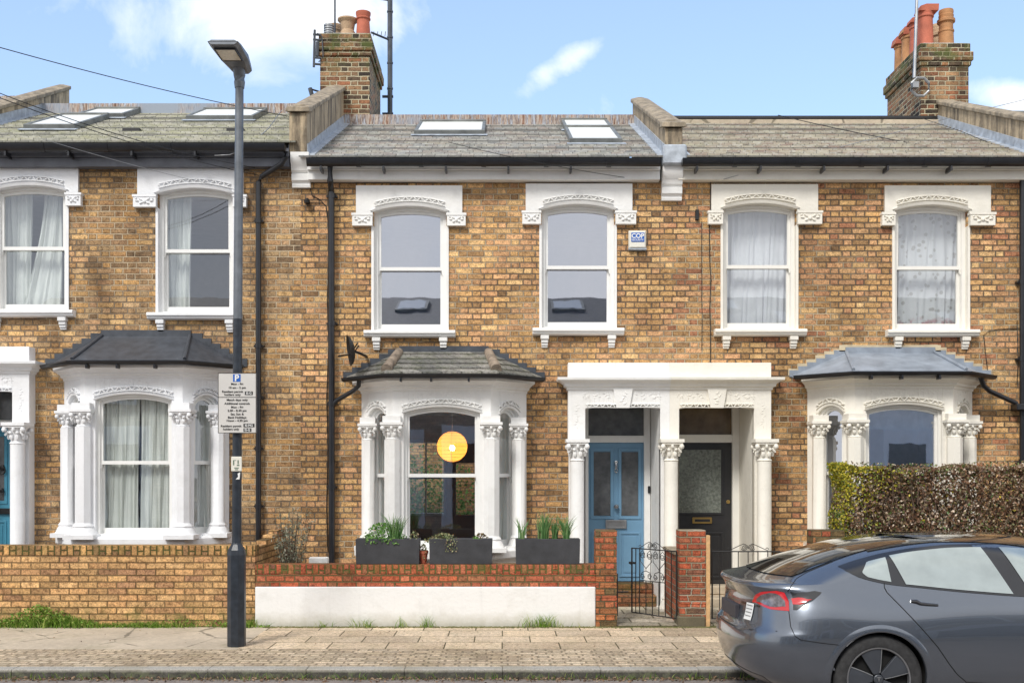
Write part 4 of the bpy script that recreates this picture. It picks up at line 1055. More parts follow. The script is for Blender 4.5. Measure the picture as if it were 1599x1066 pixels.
q = MB(); q.blob((-6.935, 14.61, 1.56), .038, .03, .038, 12); q.build('door_knob', M_blackiron, door, smooth='auto')
q = MB(); q.cbox(-7.0, -6.72, 14.62, 14.66, 1.23, 1.31); q.build('letter_box', M_blackiron, door)
q = MB(); q.box(-7.36, -7.22, 14.60, 14.72, .1, 3.0); q.box(-6.45, -6.36, 14.60, 14.72, .1, 3.0); q.box(-7.22, -6.45, 14.61, 14.72, 2.43, 2.53); dfl = q.build('door_frame', M_joinery, HL, bevel=.005)
q = MB(); q.box(-7.22, -6.45, 14.67, 14.68, 2.53, 3.0); q.build('fanlight', M_doorglass, dfl)
parapet(HL, -7.68, -7.42, 6.30, 8.36, 18.1, ze=6.09, zr=7.58)
# --- end neighbours
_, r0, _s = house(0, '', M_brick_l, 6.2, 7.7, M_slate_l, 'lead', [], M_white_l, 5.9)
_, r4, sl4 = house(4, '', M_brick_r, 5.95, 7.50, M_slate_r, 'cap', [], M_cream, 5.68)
skylight(r4, 7.75, 8.85, 1.9, 3.1, 5.98, sl4)

# downpipes and small gutters (parts of their house)
def pipe(h, pts, r, name='downpipe', joints=()):
    q = MB(); P_ = [(PX(x, D), D, PZ(y, D)) for x, y, D in pts]; q.tube(P_, r, 10)
    for (x, y) in joints:
        D = pts[-1][2]; q.lathe([(r*1.28, -.03), (r*1.28, .03)], (PX(x, D), D, PZ(y, D)), 12)
        q.box(PX(x, D)-r*1.7, PX(x, D)+r*1.7, D, YF, PZ(y, D)-.012, PZ(y, D)+.012)
    q.build(name, M_black, h, smooth='auto')
pipe(HL, [(446, 237, 13.70), (446, 246, 13.70), (440, 256, 13.72), (408, 276, 13.86), (403.5, 284, 13.87), (403.5, 850, 13.87)], .036, joints=[(403.5, 345), (403.5, 540), (403.5, 620), (403.5, 700), (403.5, 790)])
pipe(HM, [(515.5, 258, 13.70), (515.5, 282, 13.72), (517.5, 300, 13.86), (518, 884, 13.87)], .042, joints=[(518, 306), (518, 505), (518, 630), (518, 760)])
pipe(HM, [(561, 588, 13.62), (560, 602, 13.66), (553, 609, 13.70), (526, 625, 13.84), (519, 633, 13.86)], .030, 'bay_downpipe')
pipe(HR, [(1531, 588, 13.62), (1536, 602, 13.66), (1545, 610, 13.70), (1586, 629, 13.84), (1592, 640, 13.86)], .032, 'bay_downpipe')
pipe(HR, [(1597, 275, 13.86), (1597, 860, 13.87)], .040, joints=[(1597, 440), (1597, 560), (1597, 720)])
q = MB(); a = PX(1594, 13.86); q.loft([[(a-.10, 13.76, 2.62), (a+.1, 13.76, 2.62), (a+.1, 13.94, 2.62), (a-.10, 13.94, 2.62)], [(a-.10, 13.76, 2.70), (a+.1, 13.76, 2.70), (a+.1, 13.94, 2.70), (a-.10, 13.94, 2.70)]]); q.build('hopper', M_black, HR, bevel=.008)

# cables clipped to the brickwork
def cable(pts, r, label, D=None, m=None, name='cable', cat='cable', sag=0, group=None, n=1):
    P_ = [Vector((PX(p[0], p[2] if len(p) > 2 else D), p[2] if len(p) > 2 else D, PZ(p[1], p[2] if len(p) > 2 else D))) for p in pts]
    if sag:
        a, b = P_[0], P_[-1]; P_ = [a.lerp(b, t/24)-Vector((0, 0, sag*4*(t/24)*(1-t/24))) for t in range(25)]
    q = MB(); q.tube(P_, r, 6); return tag(q.build(name, m or M_blackiron, smooth=True), label, cat, group)
W = YF-.012
def wob(x, y0, y1, n=14, a=1.2): return [(x+random.uniform(-a, a), y0+(y1-y0)*k/n) for k in range(n+1)]
cable(wob(1109, 272, 600), .006, 'thin black cable running down the brickwork left of the first cream window surround', W)
c_ = cable(wob(1096, 345, 545, 10, .6), .004, 'thin dark cable hanging below a small black junction box under the right corbel', W)
q = MB(); q.cbox(PX(1085.5, W), PX(1091, W), W-.03, W+.01, PZ(344, W), PZ(328, W)); tag(q.build('junction_box', M_blackiron), 'small upright black junction box on the brick wall right of the alarm box', 'junction box')
cable([(484, 290), (487, 305), (500, 312), (509, 322), (512, 345), (513, 400), (511, 470), (513, 540), (510, 620), (512, 700), (510, 790), (512, 860)], .006, 'black cable following the left side of the middle downpipe', W)
cable([(475, 317), (482, 316), (505, 317)], .005, 'short pale cable from the small wall lamp to the downpipe', W)
cable([(1588, 500), (1590, 560), (1588, 600)], .005, 'dark cable on the brick wall at the far right above the hopper', W)
cable([(1599, 512), (1560, 514), (1545, 516), (1536, 523), (1540, 560), (1543, 588)], .005, 'thin cable crossing the brickwork above the blue grey bay roof', W)
q = MB(); q.lathe([(.035, 0), (.04, .03), (.02, .06)], (PX(481, W), W-.08, PZ(317, W)-.02), 12); q.box(PX(478, W), PX(484, W), W-.06, W+.01, PZ(317, W)-.02, PZ(317, W)+.02)
tag(q.build('wall_sensor', M_blackiron, smooth='auto'), 'small black sensor on the brick wall left of the middle downpipe', 'sensor')

# overhead wires
wl = 'overhead telephone wires'
cable([(-120, 40, 10.5), (462, 184, 14.4)], .005, 'overhead wire crossing the open sky from the left edge to the roof behind the lamp', sag=.06, group=wl)
cable([(-60, 122, 10.8), (398, 262, 13.85)], .0045, 'upper of two close wires slanting across the left roof to the downpipe', sag=.10, group=wl)
cable([(-60, 130, 10.8), (404, 274, 13.85)], .0045, 'lower of two close wires slanting across the left roof to the downpipe', sag=.08, group=wl)
cable([(60, 215, 12.6), (366, 296, 13.85)], .003, 'thin wire crossing the pale lintel of the window left of the lamp post', sag=.03, m=M_alu, group=wl)
cable([(440, 172, 15.5), (420, 200, 14.6), (385, 232, 13.8), (358, 242, 13.6), (335, 243, 13.6)], .006, 'looped pale cable at the gutter right of the lamp post', m=M_alu, group=wl)
cable([(700, 222, 13.2), (1010, 282, 13.9)], .0035, 'thin wire sloping down over the middle gutter to the right corbel', sag=.04, group=wl)
cable([(1215, 180, 16.6), (1640, 258, 13.4)], .0065, 'dark wire crossing the right roof from the ridge down to the gutter', sag=.05, group=wl)
cable([(1130, 280, 13.8), (1255, 245, 13.9), (1380, 212, 15.2), (1480, 185, 16.5), (1640, 146, 16.0)], .0045, 'thin wire rising across the right roof past the chimney', group=wl, m=M_alu)
cable([(1440, 185, 16.9), (1500, 205, 15.6), (1640, 262, 13.5)], .0045, 'thin dark wire from the right chimney foot down to the gutter', group=wl)

# aerials
q = MB(); D = 18.75; mx_ = PX(609, D)
q.tube([(mx_, D, 6.9), (mx_, D, PZ(-60, D))], .045, 8)
for zz in (100, 60, 20, 140): q.lathe([(.055, 0), (.055, .03)], (mx_, D, PZ(zz, D)), 8)
for (yy, x0, x1) in ((1, 535, 607), (63, 583, 607)):
    q.tube([(PX(x0, D), D-.3, PZ(yy-1, D)), (mx_, D, PZ(yy, D))], .018, 6)
    n = int((x1-x0)/6)
    for k in range(n):
        xx = PX(x0+6*k+2, D); q.tube([(xx, D-.20, PZ(yy, D)-.01), (xx+.012, D-.20, PZ(yy, D)+.07)], .006, 5)
q.tube([(PX(597, D), D, PZ(151, D)), (PX(614, D), D, PZ(151, D))], .025, 6); q.tube([(PX(597, D), D, PZ(178, D)), (PX(614, D), D, PZ(178, D))], .025, 6)
tag(q.build('television_aerial', M_aerial, smooth='auto'), 'tall grey mast with comb like aerials rising behind the left chimney', 'aerial')
q = MB(); D = 17.3; q.tube([(PX(523, D), D, 8.86), (PX(523, D), D, PZ(-30, D))], .016, 6); tag(q.build('aerial_pole', M_aerial), 'thin dark pole standing by the buff pot on the left chimney', 'pole')
q = MB(); D = 16.95
q.tube([(PX(491.5, D), D, PZ(47, D)), (PX(490, D), D, PZ(105, D))], .020, 6)
for yy in (54, 62, 90, 100): q.tube([(PX(489, D), D, PZ(yy, D)), (PX(501, D), D, PZ(yy+1, D))], .018, 6)
q.tube([(PX(496, D), D-.02, PZ(53, D)), (PX(503, D), D-.02, PZ(58, D)), (PX(505, D), D-.02, PZ(90, D)), (PX(498, D), D-.02, PZ(98, D))], .010, 6); q.tube([(PX(496, D), D, PZ(66, D)), (PX(495, D), D, PZ(88, D))], .03, 6)
tag(q.build('aerial_bracket', M_aerial, smooth='auto'), 'dark metal bracket with a short rod on the left face of the left chimney', 'bracket')
q = MB(); D = 17.4; q.tube([(PX(484, D), D, PZ(138, D)), (PX(488, D), D, PZ(152, D))], .035, 8); q.tube([(PX(484, D), D, PZ(139, D)), (PX(497, D), D+.1, PZ(140, D))], .014, 6); tag(q.build('roof_camera', M_aerial, smooth='auto'), 'small dark camera on an arm left of the left chimney', 'camera')
q = MB(); D = 16.9; q.tube([(PX(1433, D), D, PZ(-40, D)), (PX(1427.5, D), D, PZ(122, D))], .026, 8)
c0x, c0z = PX(1437, D), PZ(136, D)
oc = [(c0x+.15*math.cos(math.pi/8+k*math.pi/4), D, c0z+.155*math.sin(math.pi/8+k*math.pi/4)) for k in range(9)]
q.tube(oc, .022, 6); q.box(PX(1424, D), PX(1433, D), D-.05, D+.04, PZ(138, D), PZ(129, D))
tag(q.build('loop_aerial', M_alu, smooth='auto'), 'pale mast with an octagonal loop on the corner of the right chimney', 'aerial')

# ------------------------------------------------------------ curtains, lantern
D = YF+.30
def CX_(p): return PX(p, D)
curtain(CX_(0)-.1, CX_(50), 3.85, 5.7, D, 'long linen curtain at the left of the first floor window at the picture edge', folds=9)
curtain(CX_(70), CX_(98), 3.80, 5.7, D, 'linen curtain swept to the left at its foot, right side of the edge window', folds=5, pull=(-.36, -.02))
curtain(CX_(256), CX_(298), 3.80, 5.7, D, 'gathered linen curtain in the first floor window just left of the lamp post', folds=6)
curtain(CX_(1134), CX_(1236), 3.70, 5.6, D, 'white pleated net curtain filling the first floor window above the black door', M_net, folds=9, amp=.018, name='net_curtain')
# patterned net
def net_mat():
    m, t, b = mat('patterned_net'); o = t.obj()
    vo = t.node('ShaderNodeTexVoronoi'); t.put(vo.inputs['Vector'], o); vo.inputs['Scale'].default_value = 11
    f = t.rng(vo.outputs['Distance'], .22, .34, 1, 0)
    c = t.mix(t.m('MULTIPLY', f, .75), (.70, .70, .72), (.38, .36, .34))
    x, y, z = t.sep(o); edge = t.m('MULTIPLY', t.rng(z, 3.80, 3.92, 1, 0), t.rng(t.noise(o, 9, 3), .5, .6))
    c = t.mix(t.m('MULTIPLY', edge, .8), c, (.42, .10, .12))
    t.l.new(c, b.inputs['Base Color']); b.inputs['Roughness'].default_value = .9; return m
curtain(CX_(1402), CX_(1504), 3.77, 5.6, D, 'flower patterned net curtain in the first floor window above the right bay', net_mat(), folds=7, amp=.02, name='net_curtain')
DB = YF-.28
curtain(PX(160, DB)-.02, PX(217.5, DB), .98, 2.95, DB, 'pleated curtain in the left bay, left of the dark gap', folds=9, amp=.022)
curtain(PX(219.5, DB), PX(268, DB)+.06, .98, 2.95, DB, 'pleated curtain in the left bay, right of the dark gap', folds=9, amp=.022)
DB2 = YF-.10
curtain(PX(296, DB2)-.05, PX(334, DB2), .98, 2.9, DB2-.0, 'pleated curtain in the narrow right hand light of the left bay', folds=6, amp=.02)
curtain(PX(592, DB2), PX(607, DB2)+.1, .85, 2.7, DB2+.08, 'grey curtain drawn back at the left of the bay with the lantern', folds=4, amp=.02)
curtain(PX(768, DB2)-.02, PX(796, DB2), .85, 2.7, DB2+.04, 'grey curtain drawn back at the right of the bay with the lantern', folds=4, amp=.02)
L_ = empty('paper_lantern', (PX(706, 14.5), 14.5, 1.95), 'round glowing orange paper lantern hanging in the middle bay window', 'lantern')
lx, lz, lr = PX(706, 14.5), PZ(697, 14.5), .208
q = MB(); prof = []
for k in range(1, 48):
    a = math.pi*k/48; prof.append((lr*math.sin(a)*(1+.010*math.cos(k*math.pi)), -lr*math.cos(a)))
q.lathe(prof, (lx, 14.5, lz), 32); q.build('lamp_shade', M_lantern, L_, smooth=True)
q = MB(); q.tube([(lx, 14.5, lz+lr), (lx, 14.5, 2.95)], .005, 6); q.build('cord', M_joinery, L_)
q = MB(); q.blob((lx, 14.5, lz-.02), .04, .04, .05, 10); q.build('bulb', M_bulb, L_, smooth=True)
q = MB()
for k in range(1, 12):
    a = math.pi*k/12; r_ = (lr+.001)*math.sin(a); q.tube([(lx+r_*math.cos(t), 14.5+r_*math.sin(t), lz-(lr+.001)*math.cos(a)) for t in [j*math.pi/12 for j in range(25)]], .0022, 4, cap=False)
for k in range(3):
    t = .5+k*2.1; q.tube([(lx+(lr+.001)*math.sin(a)*math.cos(t), 14.5+(lr+.001)*math.sin(a)*math.sin(t), lz-(lr+.001)*math.cos(a)) for a in [j*math.pi/16 for j in range(17)]], .0022, 4)
q.build('ribs', M_lrib, L_)
q = MB(); q.lathe([(.5, 0), (.5, .02), (.44, .05), (.3, .06)], (lx-.35, 14.6, 2.88), 32)
q.build('ceiling_rose', M_joinery, HM, smooth='auto')

# ------------------------------------------------------------ satellite dish and alarm box
q = MB()
Dd = 13.55; c = Vector((PX(546, Dd), Dd, PZ(547, Dd)))
M = Matrix.Translation(c) @ Matrix.Rotation(R(-76), 4, 'Z') @ Matrix.Rotation(R(8), 4, 'X'); q.M = M
q.lathe([(.02, .055), (.10, .045), (.16, .022), (.20, -.01), (.205, -.01), (.16, .03), (.10, .055), (.02, .065)], (0, 0, 0), 28, 'y')
dish = empty('satellite_dish', tuple(c), 'black satellite dish seen edge on, fixed to the wall left of the middle bay roof', 'satellite dish')
q.build('dish', M_blackiron, dish, smooth='auto')
q = MB(); q.tube([(PX(549, Dd), Dd, PZ(547, Dd)), (PX(562, Dd), Dd+.05, PZ(551, Dd)), (PX(566, Dd), YF, PZ(551, Dd))], .018, 8); q.tube([(PX(523, Dd), YF-.1, PZ(552, Dd)), (PX(546, Dd), Dd+.02, PZ(553, Dd))], .012, 8)
q.tube([(PX(552, Dd), Dd, PZ(545, Dd)), (PX(560, Dd), Dd-.1, PZ(537, Dd))], .008, 6); q.tube([(PX(552, Dd), Dd, PZ(551, Dd)), (PX(562, Dd), Dd-.1, PZ(541, Dd))], .008, 6); q.build('bracket', M_blackiron, dish, smooth='auto')
ax0, ax1, az0, az1 = PX(981, YF), PX(1008.5, YF), PZ(389, YF), PZ(361, YF)
alarm = empty('alarm_box', ((ax0+ax1)/2, YF, az0), 'cream alarm box with blue COP lettering beside the first floor window of the middle house', 'alarm box')
q = MB(); n = 8
q.loft([[(ax0, YF, az0+.01), (ax1, YF, az0+.01), (ax1, YF, az1-.005), (ax0, YF, az1-.005)], [(ax0, YF-.04, az0), (ax1, YF-.04, az0), (ax1, YF-.04, az1), (ax0, YF-.04, az1)], [(ax0+.02, YF-.07, az0+.01), (ax1-.02, YF-.07, az0+.01), (ax1-.02, YF-.065, az1-.02), (ax0+.02, YF-.065, az1-.02)]])
q.build('casing', M_alarm, alarm, bevel=.008)
q = MB(); q.cbox(ax0-.004, ax1+.004, YF-.06, YF, az0-.022, az0+.004); q.build('base', M_lead, alarm)
q = MB(); q.box(ax0+.032, ax1-.03, YF-.0745, YF-.070, az1-.155, az1-.035); q.build('badge', M_signblue, alarm)
q = MB(); text_into(q, 'COP', .082, (ax0+ax1)/2, YF-.076, az1-.105, bold=.0025, squeeze=.98); text_into(q, 'SECURITY', .034, (ax0+ax1)/2, YF-.076, az1-.142, squeeze=1.0, bold=.0006); q.build('lettering', M_paperwhite, alarm)

# ------------------------------------------------------------ garden walls, pillars, gates
gw = empty('garden_wall', (-5.4, DW, 0), 'tan brick front garden wall at the left with a mossy brick on edge top', 'garden wall')
q = MB(); q.box(-12, -2.905, DW, DW+.22, -.1, .835); q.build('wall_face', M_gw_l, gw)
q = MB(); q.box(-12, -2.905, DW-.004, DW+.224, .837, .95); q.build('coping', M_gw_lc, gw, bevel=.006)
gs = empty('garden_wall', (-2.9, 13, 0), 'brick party wall running back beside the small shrub between two front gardens', 'garden wall')
q = MB()
for k in range(4): q.box(-3.02, -2.90 + .0, DW+.23+k*.34, DW+.23+(k+1)*.34 if k < 3 else YF-.002, -.1, .93+.045*k)
q.build('wall_face', M_gw_l, gs, bevel=.005)
gm = empty('garden_wall', (-.9, DW, 0), 'low front wall with red brick top and white rendered face, carrying the planters', 'garden wall')
q = MB(); q.box(-2.90, 1.088, DW+.003, DW+.22, .47, .618); q.build('brick_band', M_red, gm)
q = MB(); q.box(-2.90, 1.088, DW, DW+.223, .62, .727); q.build('coping', M_redc, gm, bevel=.006)
q = MB(); n = 40
q.loft([[(x, DW+.22, -.1) for x in (-2.90, 1.088)]+[(1.088, DW-.012, -.1), (-2.90, DW-.012, -.1)], [(x, DW+.22, .468) for x in (-2.90, 1.088)]+[(1.088, DW-.012, .468), (-2.90, DW-.012, .468)]])
q.build('rendered_face', M_render, gm, bevel=.012)
def pillar(x0, x1, z1, label, m, top=.07, base=False):
    p = empty('gate_pillar', ((x0+x1)/2, DW, 0), label, 'gate pillar', 'brick gate pillars')
    rows = int(z1/.075)
    q = MB()
    for k in range(rows+1):
        j = random.uniform(-.004, .004); q.cbox(x0+j, x1+j, DW-.03+random.uniform(-.003, .003), DW+.24, -.02+k*(z1+.02)/(rows+1), -.02+(k+1)*(z1+.02)/(rows+1), .005)
    q.build('shaft', m, p)
    if base:
        q = MB(); q.cbox(x0-.02, x1+.0, DW-.045, DW+.25, -.02, .13, .02); q.build('base', ground_mat('mossy_base', (.14, .12, .075), .3, 5, False, .8), p)
    return p
pillar(1.09, 1.335, 1.13, 'slim leaning brick gate pillar at the right end of the white rendered wall', M_pillar)
pillar(2.07, 2.375, 1.13, 'red brick gate pillar between the blue door path and the timber post', M_redw, base=True)
pillar(3.63, 4.0, 1.13, 'brown brick pillar at the left end of the hedge behind the car', M_pillar)
q = MB(); q.cbox(2.378, 2.425, DW-.03, DW+.06, 0, 1.07, .004); tag(q.build('timber_post', M_timber), 'pale new timber post against the right side of the red brick gate pillar', 'post')
gp = empty('garden_wall', (2.17, 13.1, 0), 'red brick dividing wall running back between the two front paths', 'garden wall')
q = MB(); q.box(2.07, 2.29, DW+.24, YF-.42, -.05, .82); q.build('wall_face', M_redw, gp)
q = MB(); q.cbox(2.05, 2.31, DW+.24, YF-.40, .822, .862); q.build('coping', M_cope, gp)
gr_ = MB(); gr_.box(4.0, 12, DW+.02, DW+.24, -.05, .62); tag(gr_.build('garden_wall', M_red), 'brick garden wall under the hedge, hidden behind the car', 'garden wall')

def spiral(cx, cz, r0, r1, a0, turns, sgn=1, n=22):
    return [(cx+(r0+(r1-r0)*t)*math.cos(a0+sgn*turns*2*math.pi*t), 0, cz+(r0+(r1-r0)*t)*math.sin(a0+sgn*turns*2*math.pi*t)) for t in [k/n for k in range(n+1)]]
def gate(hinge, ang, width, label, scrolls=True):
    g_ = empty('garden_gate', (hinge[0], hinge[1], .05), label, 'gate', 'black iron garden gates')
    M = Matrix.Translation(Vector((hinge[0], hinge[1], 0))) @ Matrix.Rotation(ang, 4, 'Z')
    zt, zb, zm, zc = .875, .085, .49, .955
    q = MB(); q.M = M
    def bar(x, a, b, r=.006): q.tube([(x, 0, a), (x, 0, b)], r, 6)
    bar(0, zb, zt, .010); bar(width, zb, zt, .010)
    q.tube([(0, 0, zt), (width, 0, zt)], .008, 6); q.tube([(0, 0, zb), (width, 0, zb)], .008, 6)
    q.build('gate_frame', M_blackiron, g_, smooth='auto')
    p0, p1 = width*.24, width*.82
    q = MB(); q.M = M
    for x in (width*.11, width*.24, width*.82, width*.91): bar(x, zb, zt)
    if scrolls: q.tube([(p0, 0, zm), (p1, 0, zm)], .006, 6)
    for k in (1, 2, 3): bar(p0+(p1-p0)*k/4, zb, zm if scrolls else zt)
    q.build('bars', M_blackiron, g_, smooth='auto')
    q = MB(); q.M = M
    pw = (p1-p0)/2
    for i in range(2 if scrolls else 0):
        c0 = p0+pw*(i+.5)
        for s in (-1, 1):
            q.tube(spiral(c0+s*pw*.26, zt-.085, .012, .040, 0, 1.6, s), .0045, 5)
            q.tube([(c0+s*pw*.08, 0, zt-.10), (c0+s*pw*.10, 0, zt-.055), (c0+s*pw*.28, 0, zt-.018), (c0+s*pw*.46, 0, zt-.06), (c0+s*pw*.44, 0, zt-.15), (c0, 0, zm+.15), (c0-s*.0, 0, zm+.12), (c0+s*pw*.30, 0, zm+.10), (c0+s*pw*.40, 0, zm+.05), (c0+s*pw*.28, 0, zm+.015)], .0045, 5)
            q.tube(spiral(c0+s*pw*.27, zm+.055, .010, .034, 0, 1.5, -s), .0045, 5)
    cc = (p0+p1)/2
    for s in (-1, 1):
        q.tube(spiral(cc+s*.045, zt+.045, .008, .036, math.pi/2, 1.7, s), .0045, 5)
        q.tube([(cc, 0, zt+.03), (cc+s*.01, 0, zt+.07), (cc+s*.05, 0, zt+.09), (cc+s*.10, 0, zt+.07), (cc+s*pw*.75, 0, zt+.035), (cc+s*pw, 0, zt+.01), (cc+s*(pw+.012), 0, zt+.03), (cc+s*(pw-.01), 0, zt+.045), (cc+s*(pw-.025), 0, zt+.03)], .0045, 5)
    q.build('scrollwork', M_blackiron, g_, smooth='auto')
    q = MB(); q.M = M; q.box(width-.05, width+.04, -.015, .015, .68, .705); q.lathe([(.018, -.02), (.018, .02)], (width+.01, 0, .69), 8, 'y'); q.build('latch', M_blackiron, g_)
    return g_
gate((2.05, DW+.08), R(128), .74, 'black iron scroll gate standing open on the path to the blue door')
gate((2.47, DW+.08), R(0), .80, 'black iron scroll gate closed across the path to the black door', scrolls=False)
q = MB()
for k in range(5): q.tube([(3.30+k*.075, DW+.08, .08), (3.30+k*.075, DW+.08, .87)], .006, 6)
for z in (.87, .10): q.tube([(3.28, DW+.08, z), (3.63, DW+.08, z)], .008, 6)
tag(q.build('railing', M_blackiron, smooth='auto'), 'short black iron railing between the closed gate and the brown brick pillar', 'railing')
q = MB(); q.tube([(1.345, DW+.05, .12), (1.345, DW+.05, .62)], .012, 6); q.tube([(1.335, DW+.05, .40), (1.48, DW+.08, .40)], .008, 6); tag(q.build('gate_stop', M_blackiron), 'short black iron stop bar on the slim brick pillar', 'gate stop')

# ------------------------------------------------------------ lamp post and signs
D = 11.0; s_ = F/D; lx0 = (369.5-CX)/s_
lp = empty('street_lamp', (lx0, D, 0), 'tall grey street lamp with a dark base standing on the pavement at the left', 'street lamp')
q = MB(); ring = lambda r, z, k=8: [(lx0+r*math.cos(math.pi/k+2*math.pi*i/k)*1.0, D+r*math.sin(math.pi/k+2*math.pi*i/k), z) for i in range(k)]
q.loft([ring(.097, 0), ring(.097, .95), ring(.09, 1.0), ring(.055, 1.06), ring(.05, 1.08)]); q.build('base', M_postblue, lp, bevel=.006)
q = MB(); q.tube([(lx0, D, 1.05), (lx0+.012, D, 3.4)], [.049, .047], 16); q.build('lower_pole', M_postblue, lp, smooth='auto')
q = MB(); q.tube([(lx0+.012, D, 3.4), (lx0+.03, D, 5.88)], [.047, .043], 16); q.build('pole', M_postgrey, lp, smooth='auto')
q = MB(); tx = lx0+.03
q.tube([(tx, D, 5.80), (tx, D, 5.86), (tx, D, 5.93), (tx, D-.05, 6.02)], [.050, .058, .062, .06], 12); q.build('bracket', M_postgrey, lp, smooth='auto')
q = MB()
def hd(y, hw, z0, z1, k=.035): return [(tx-hw, y, z0+.03), (tx-hw+k, y, z0), (tx+hw-k, y, z0), (tx+hw, y, z0+.03), (tx+hw, y, z1-.02), (tx+hw-k, y, z1), (tx-hw+k, y, z1), (tx-hw, y, z1-.02)]
q.loft([hd(D+.10, .105, 5.985, 6.06), hd(D, .115, 5.985, 6.085), hd(D-.2, .14, 5.985, 6.09), hd(D-.55, .152, 5.985, 6.055), hd(D-.66, .148, 5.99, 6.035)])
head = q.build('lamp_head', M_postgrey, lp, smooth='auto')
q = MB(); q.box(tx-.095, tx+.095, D-.57, D-.30, 5.972, 5.986); q.build('lens', M_lampglass, head)
q = MB()
for a in (-.10, .10): q.box(tx+a-.006, tx+a+.006, D-.58, D-.29, 5.968, 5.986)
q.box(tx-.1, tx+.1, D-.585, D-.573, 5.968, 5.986); q.box(tx-.1, tx+.1, D-.297, D-.285, 5.968, 5.986); q.build('lens_frame', M_blackiron, head)
Ds = 10.92; k_ = Ds/F
sx = lambda zx: PX(335+zx/9.69, Ds)
sz = lambda zy: PZ(575+zy/9.69, Ds)
sg = empty('parking_sign', ((sx(55)+sx(630))/2, Ds, sz(975)), 'grey parking restriction sign with a blue P fixed to the street lamp', 'sign')
q = MB(); q.cbox(sx(52), sx(632), Ds, Ds+.012, sz(978), sz(68), .003); q.build('plate', M_sign, sg)
q = MB(); y0 = Ds-.0015
o = [(sx(52), sz(978)), (sx(632), sz(978)), (sx(632), sz(68)), (sx(52), sz(68))]; i_ = [(sx(60), sz(970)), (sx(624), sz(970)), (sx(624), sz(76)), (sx(60), sz(76))]
q.band(o, i_, y0, Ds+.004); q.box(sx(60), sx(624), y0, Ds+.002, sz(441), sz(432))
for (a, b, c_, d_) in ((458, 580, 402, 348), (438, 605, 888, 835), (438, 558, 957, 905)): q.box(sx(a), sx(b), y0, Ds+.002, sz(c_), sz(d_))
for (s, x, zy, sc) in (('Mon - Fri', 342, 250, 1), ('10 am - 2 pm', 342, 305, 1), ('Resident permit', 272, 365, 1), ('holders only', 272, 411, 1), ('Match days only', 342, 490, 1), ('Additional controls', 342, 545, 1), ('Mon - Fri', 342, 600, 1),
                   ('2.00 - 8.30 pm', 342, 652, 1), ('Sat, Sun &', 342, 705, 1), ('Bank Holidays', 342, 755, 1), ('Noon - 4.30 pm', 342, 803, 1), ('Resident permit', 250, 885, .98), ('holders only', 250, 932, .98)):
    text_into(q, s, .0305*sc, sx(x), Ds-.0025, sz(zy), squeeze=1.10, bold=.0005)
q.build('lettering', M_ink, sg)
q = MB(); q.box(sx(280), sx(395), y0, Ds+.002, sz(202), sz(88)); pb = q.build('parking_symbol', M_signblue, sg)
q = MB(); text_into(q, 'P', .088, sx(337), Ds-.0035, sz(188), bold=.003)
for (s, x, zy) in (('IS-G', 519, 390), ('IS-MG', 521, 876), ('IS-G', 498, 945)): text_into(q, s, .0315, sx(x), Ds-.0035, sz(zy), squeeze=1.05, bold=.0007)
q.build('white_lettering', M_paperwhite, sg)
q = MB(); q.box(lx0-.06, lx0+.06, Ds+.01, D-.03, sz(300), sz(270)); q.box(lx0-.06, lx0+.06, Ds+.01, D-.03, sz(820), sz(790)); q.build('sign_clamp', M_alu, sg)
tg = empty('notice', (lx0, D-.06, 1.85), 'small cream notice strapped round the lamp post below the parking sign', 'notice')
Dn = D-.058
q = MB(); q.cbox(PX(361, Dn), PX(377.5, Dn), Dn-.004, Dn, PZ(735.5, Dn), PZ(712.5, Dn)); q.build('plate', M_alarm, tg)
q = MB()
for (a, b, c_, d_) in ((364, 366, 726, 718), (366, 369, 719, 718), (370, 374, 727, 725), (366, 373, 731, 729.5), (367, 372, 733.5, 732), (371, 373, 724, 718)): q.box(PX(a, Dn), PX(b, Dn), Dn-.0055, Dn-.003, PZ(c_, Dn), PZ(d_, Dn))
q.build('print', plain('faded_green_ink', (.12, .17, .12), .6), tg)
Dn = D-.051
q = MB(); q.prism([(PX(368, Dn), PZ(748, Dn)), (PX(374, Dn), PZ(748, Dn)), (PX(375, Dn), PZ(737, Dn)), (PX(371, Dn), PZ(739, Dn)), (PX(372, Dn), PZ(744, Dn))], Dn-.002, Dn+.004); tag(q.build('sticker', M_paperwhite), 'torn white sticker scrap on the lamp post just below the cream notice', 'sticker')

# ------------------------------------------------------------ planters and plants
ZT = .727
def planter(p0, p1, label):
    D_ = 12.40; x0, x1 = PX(p0, D_), PX(p1, D_); z1 = PZ(841, D_)
    p = empty('planter', ((x0+x1)/2, D_+.1, ZT), label, 'planter', 'charcoal planters on the front wall')
    q = MB(); t = .014
    o = lambda z, e=0: [(x0+e, D_+e, z), (x1-e, D_+e, z), (x1-e, D_+.20-e, z), (x0+e, D_+.20-e, z)]
    q.loft([o(ZT+.002, .006), o(z1), o(z1, t), o(z1-.05, t)], cap=True); q.build('box', M_planter, p, bevel=.004)
    q = MB(); n = 16
    for i in range(n):
        a, b = x0+t+(x1-x0-2*t)*i/n, x0+t+(x1-x0-2*t)*(i+1)/n
        q.quad((a, D_+t, z1-.03+random.uniform(-.008, .008)), (b, D_+t, z1-.03), (b, D_+.2-t, z1-.03+random.uniform(-.008, .008)), (a, D_+.2-t, z1-.03))
    q.build('soil', M_soil, p)
    return x0, x1, D_+.10, z1-.03
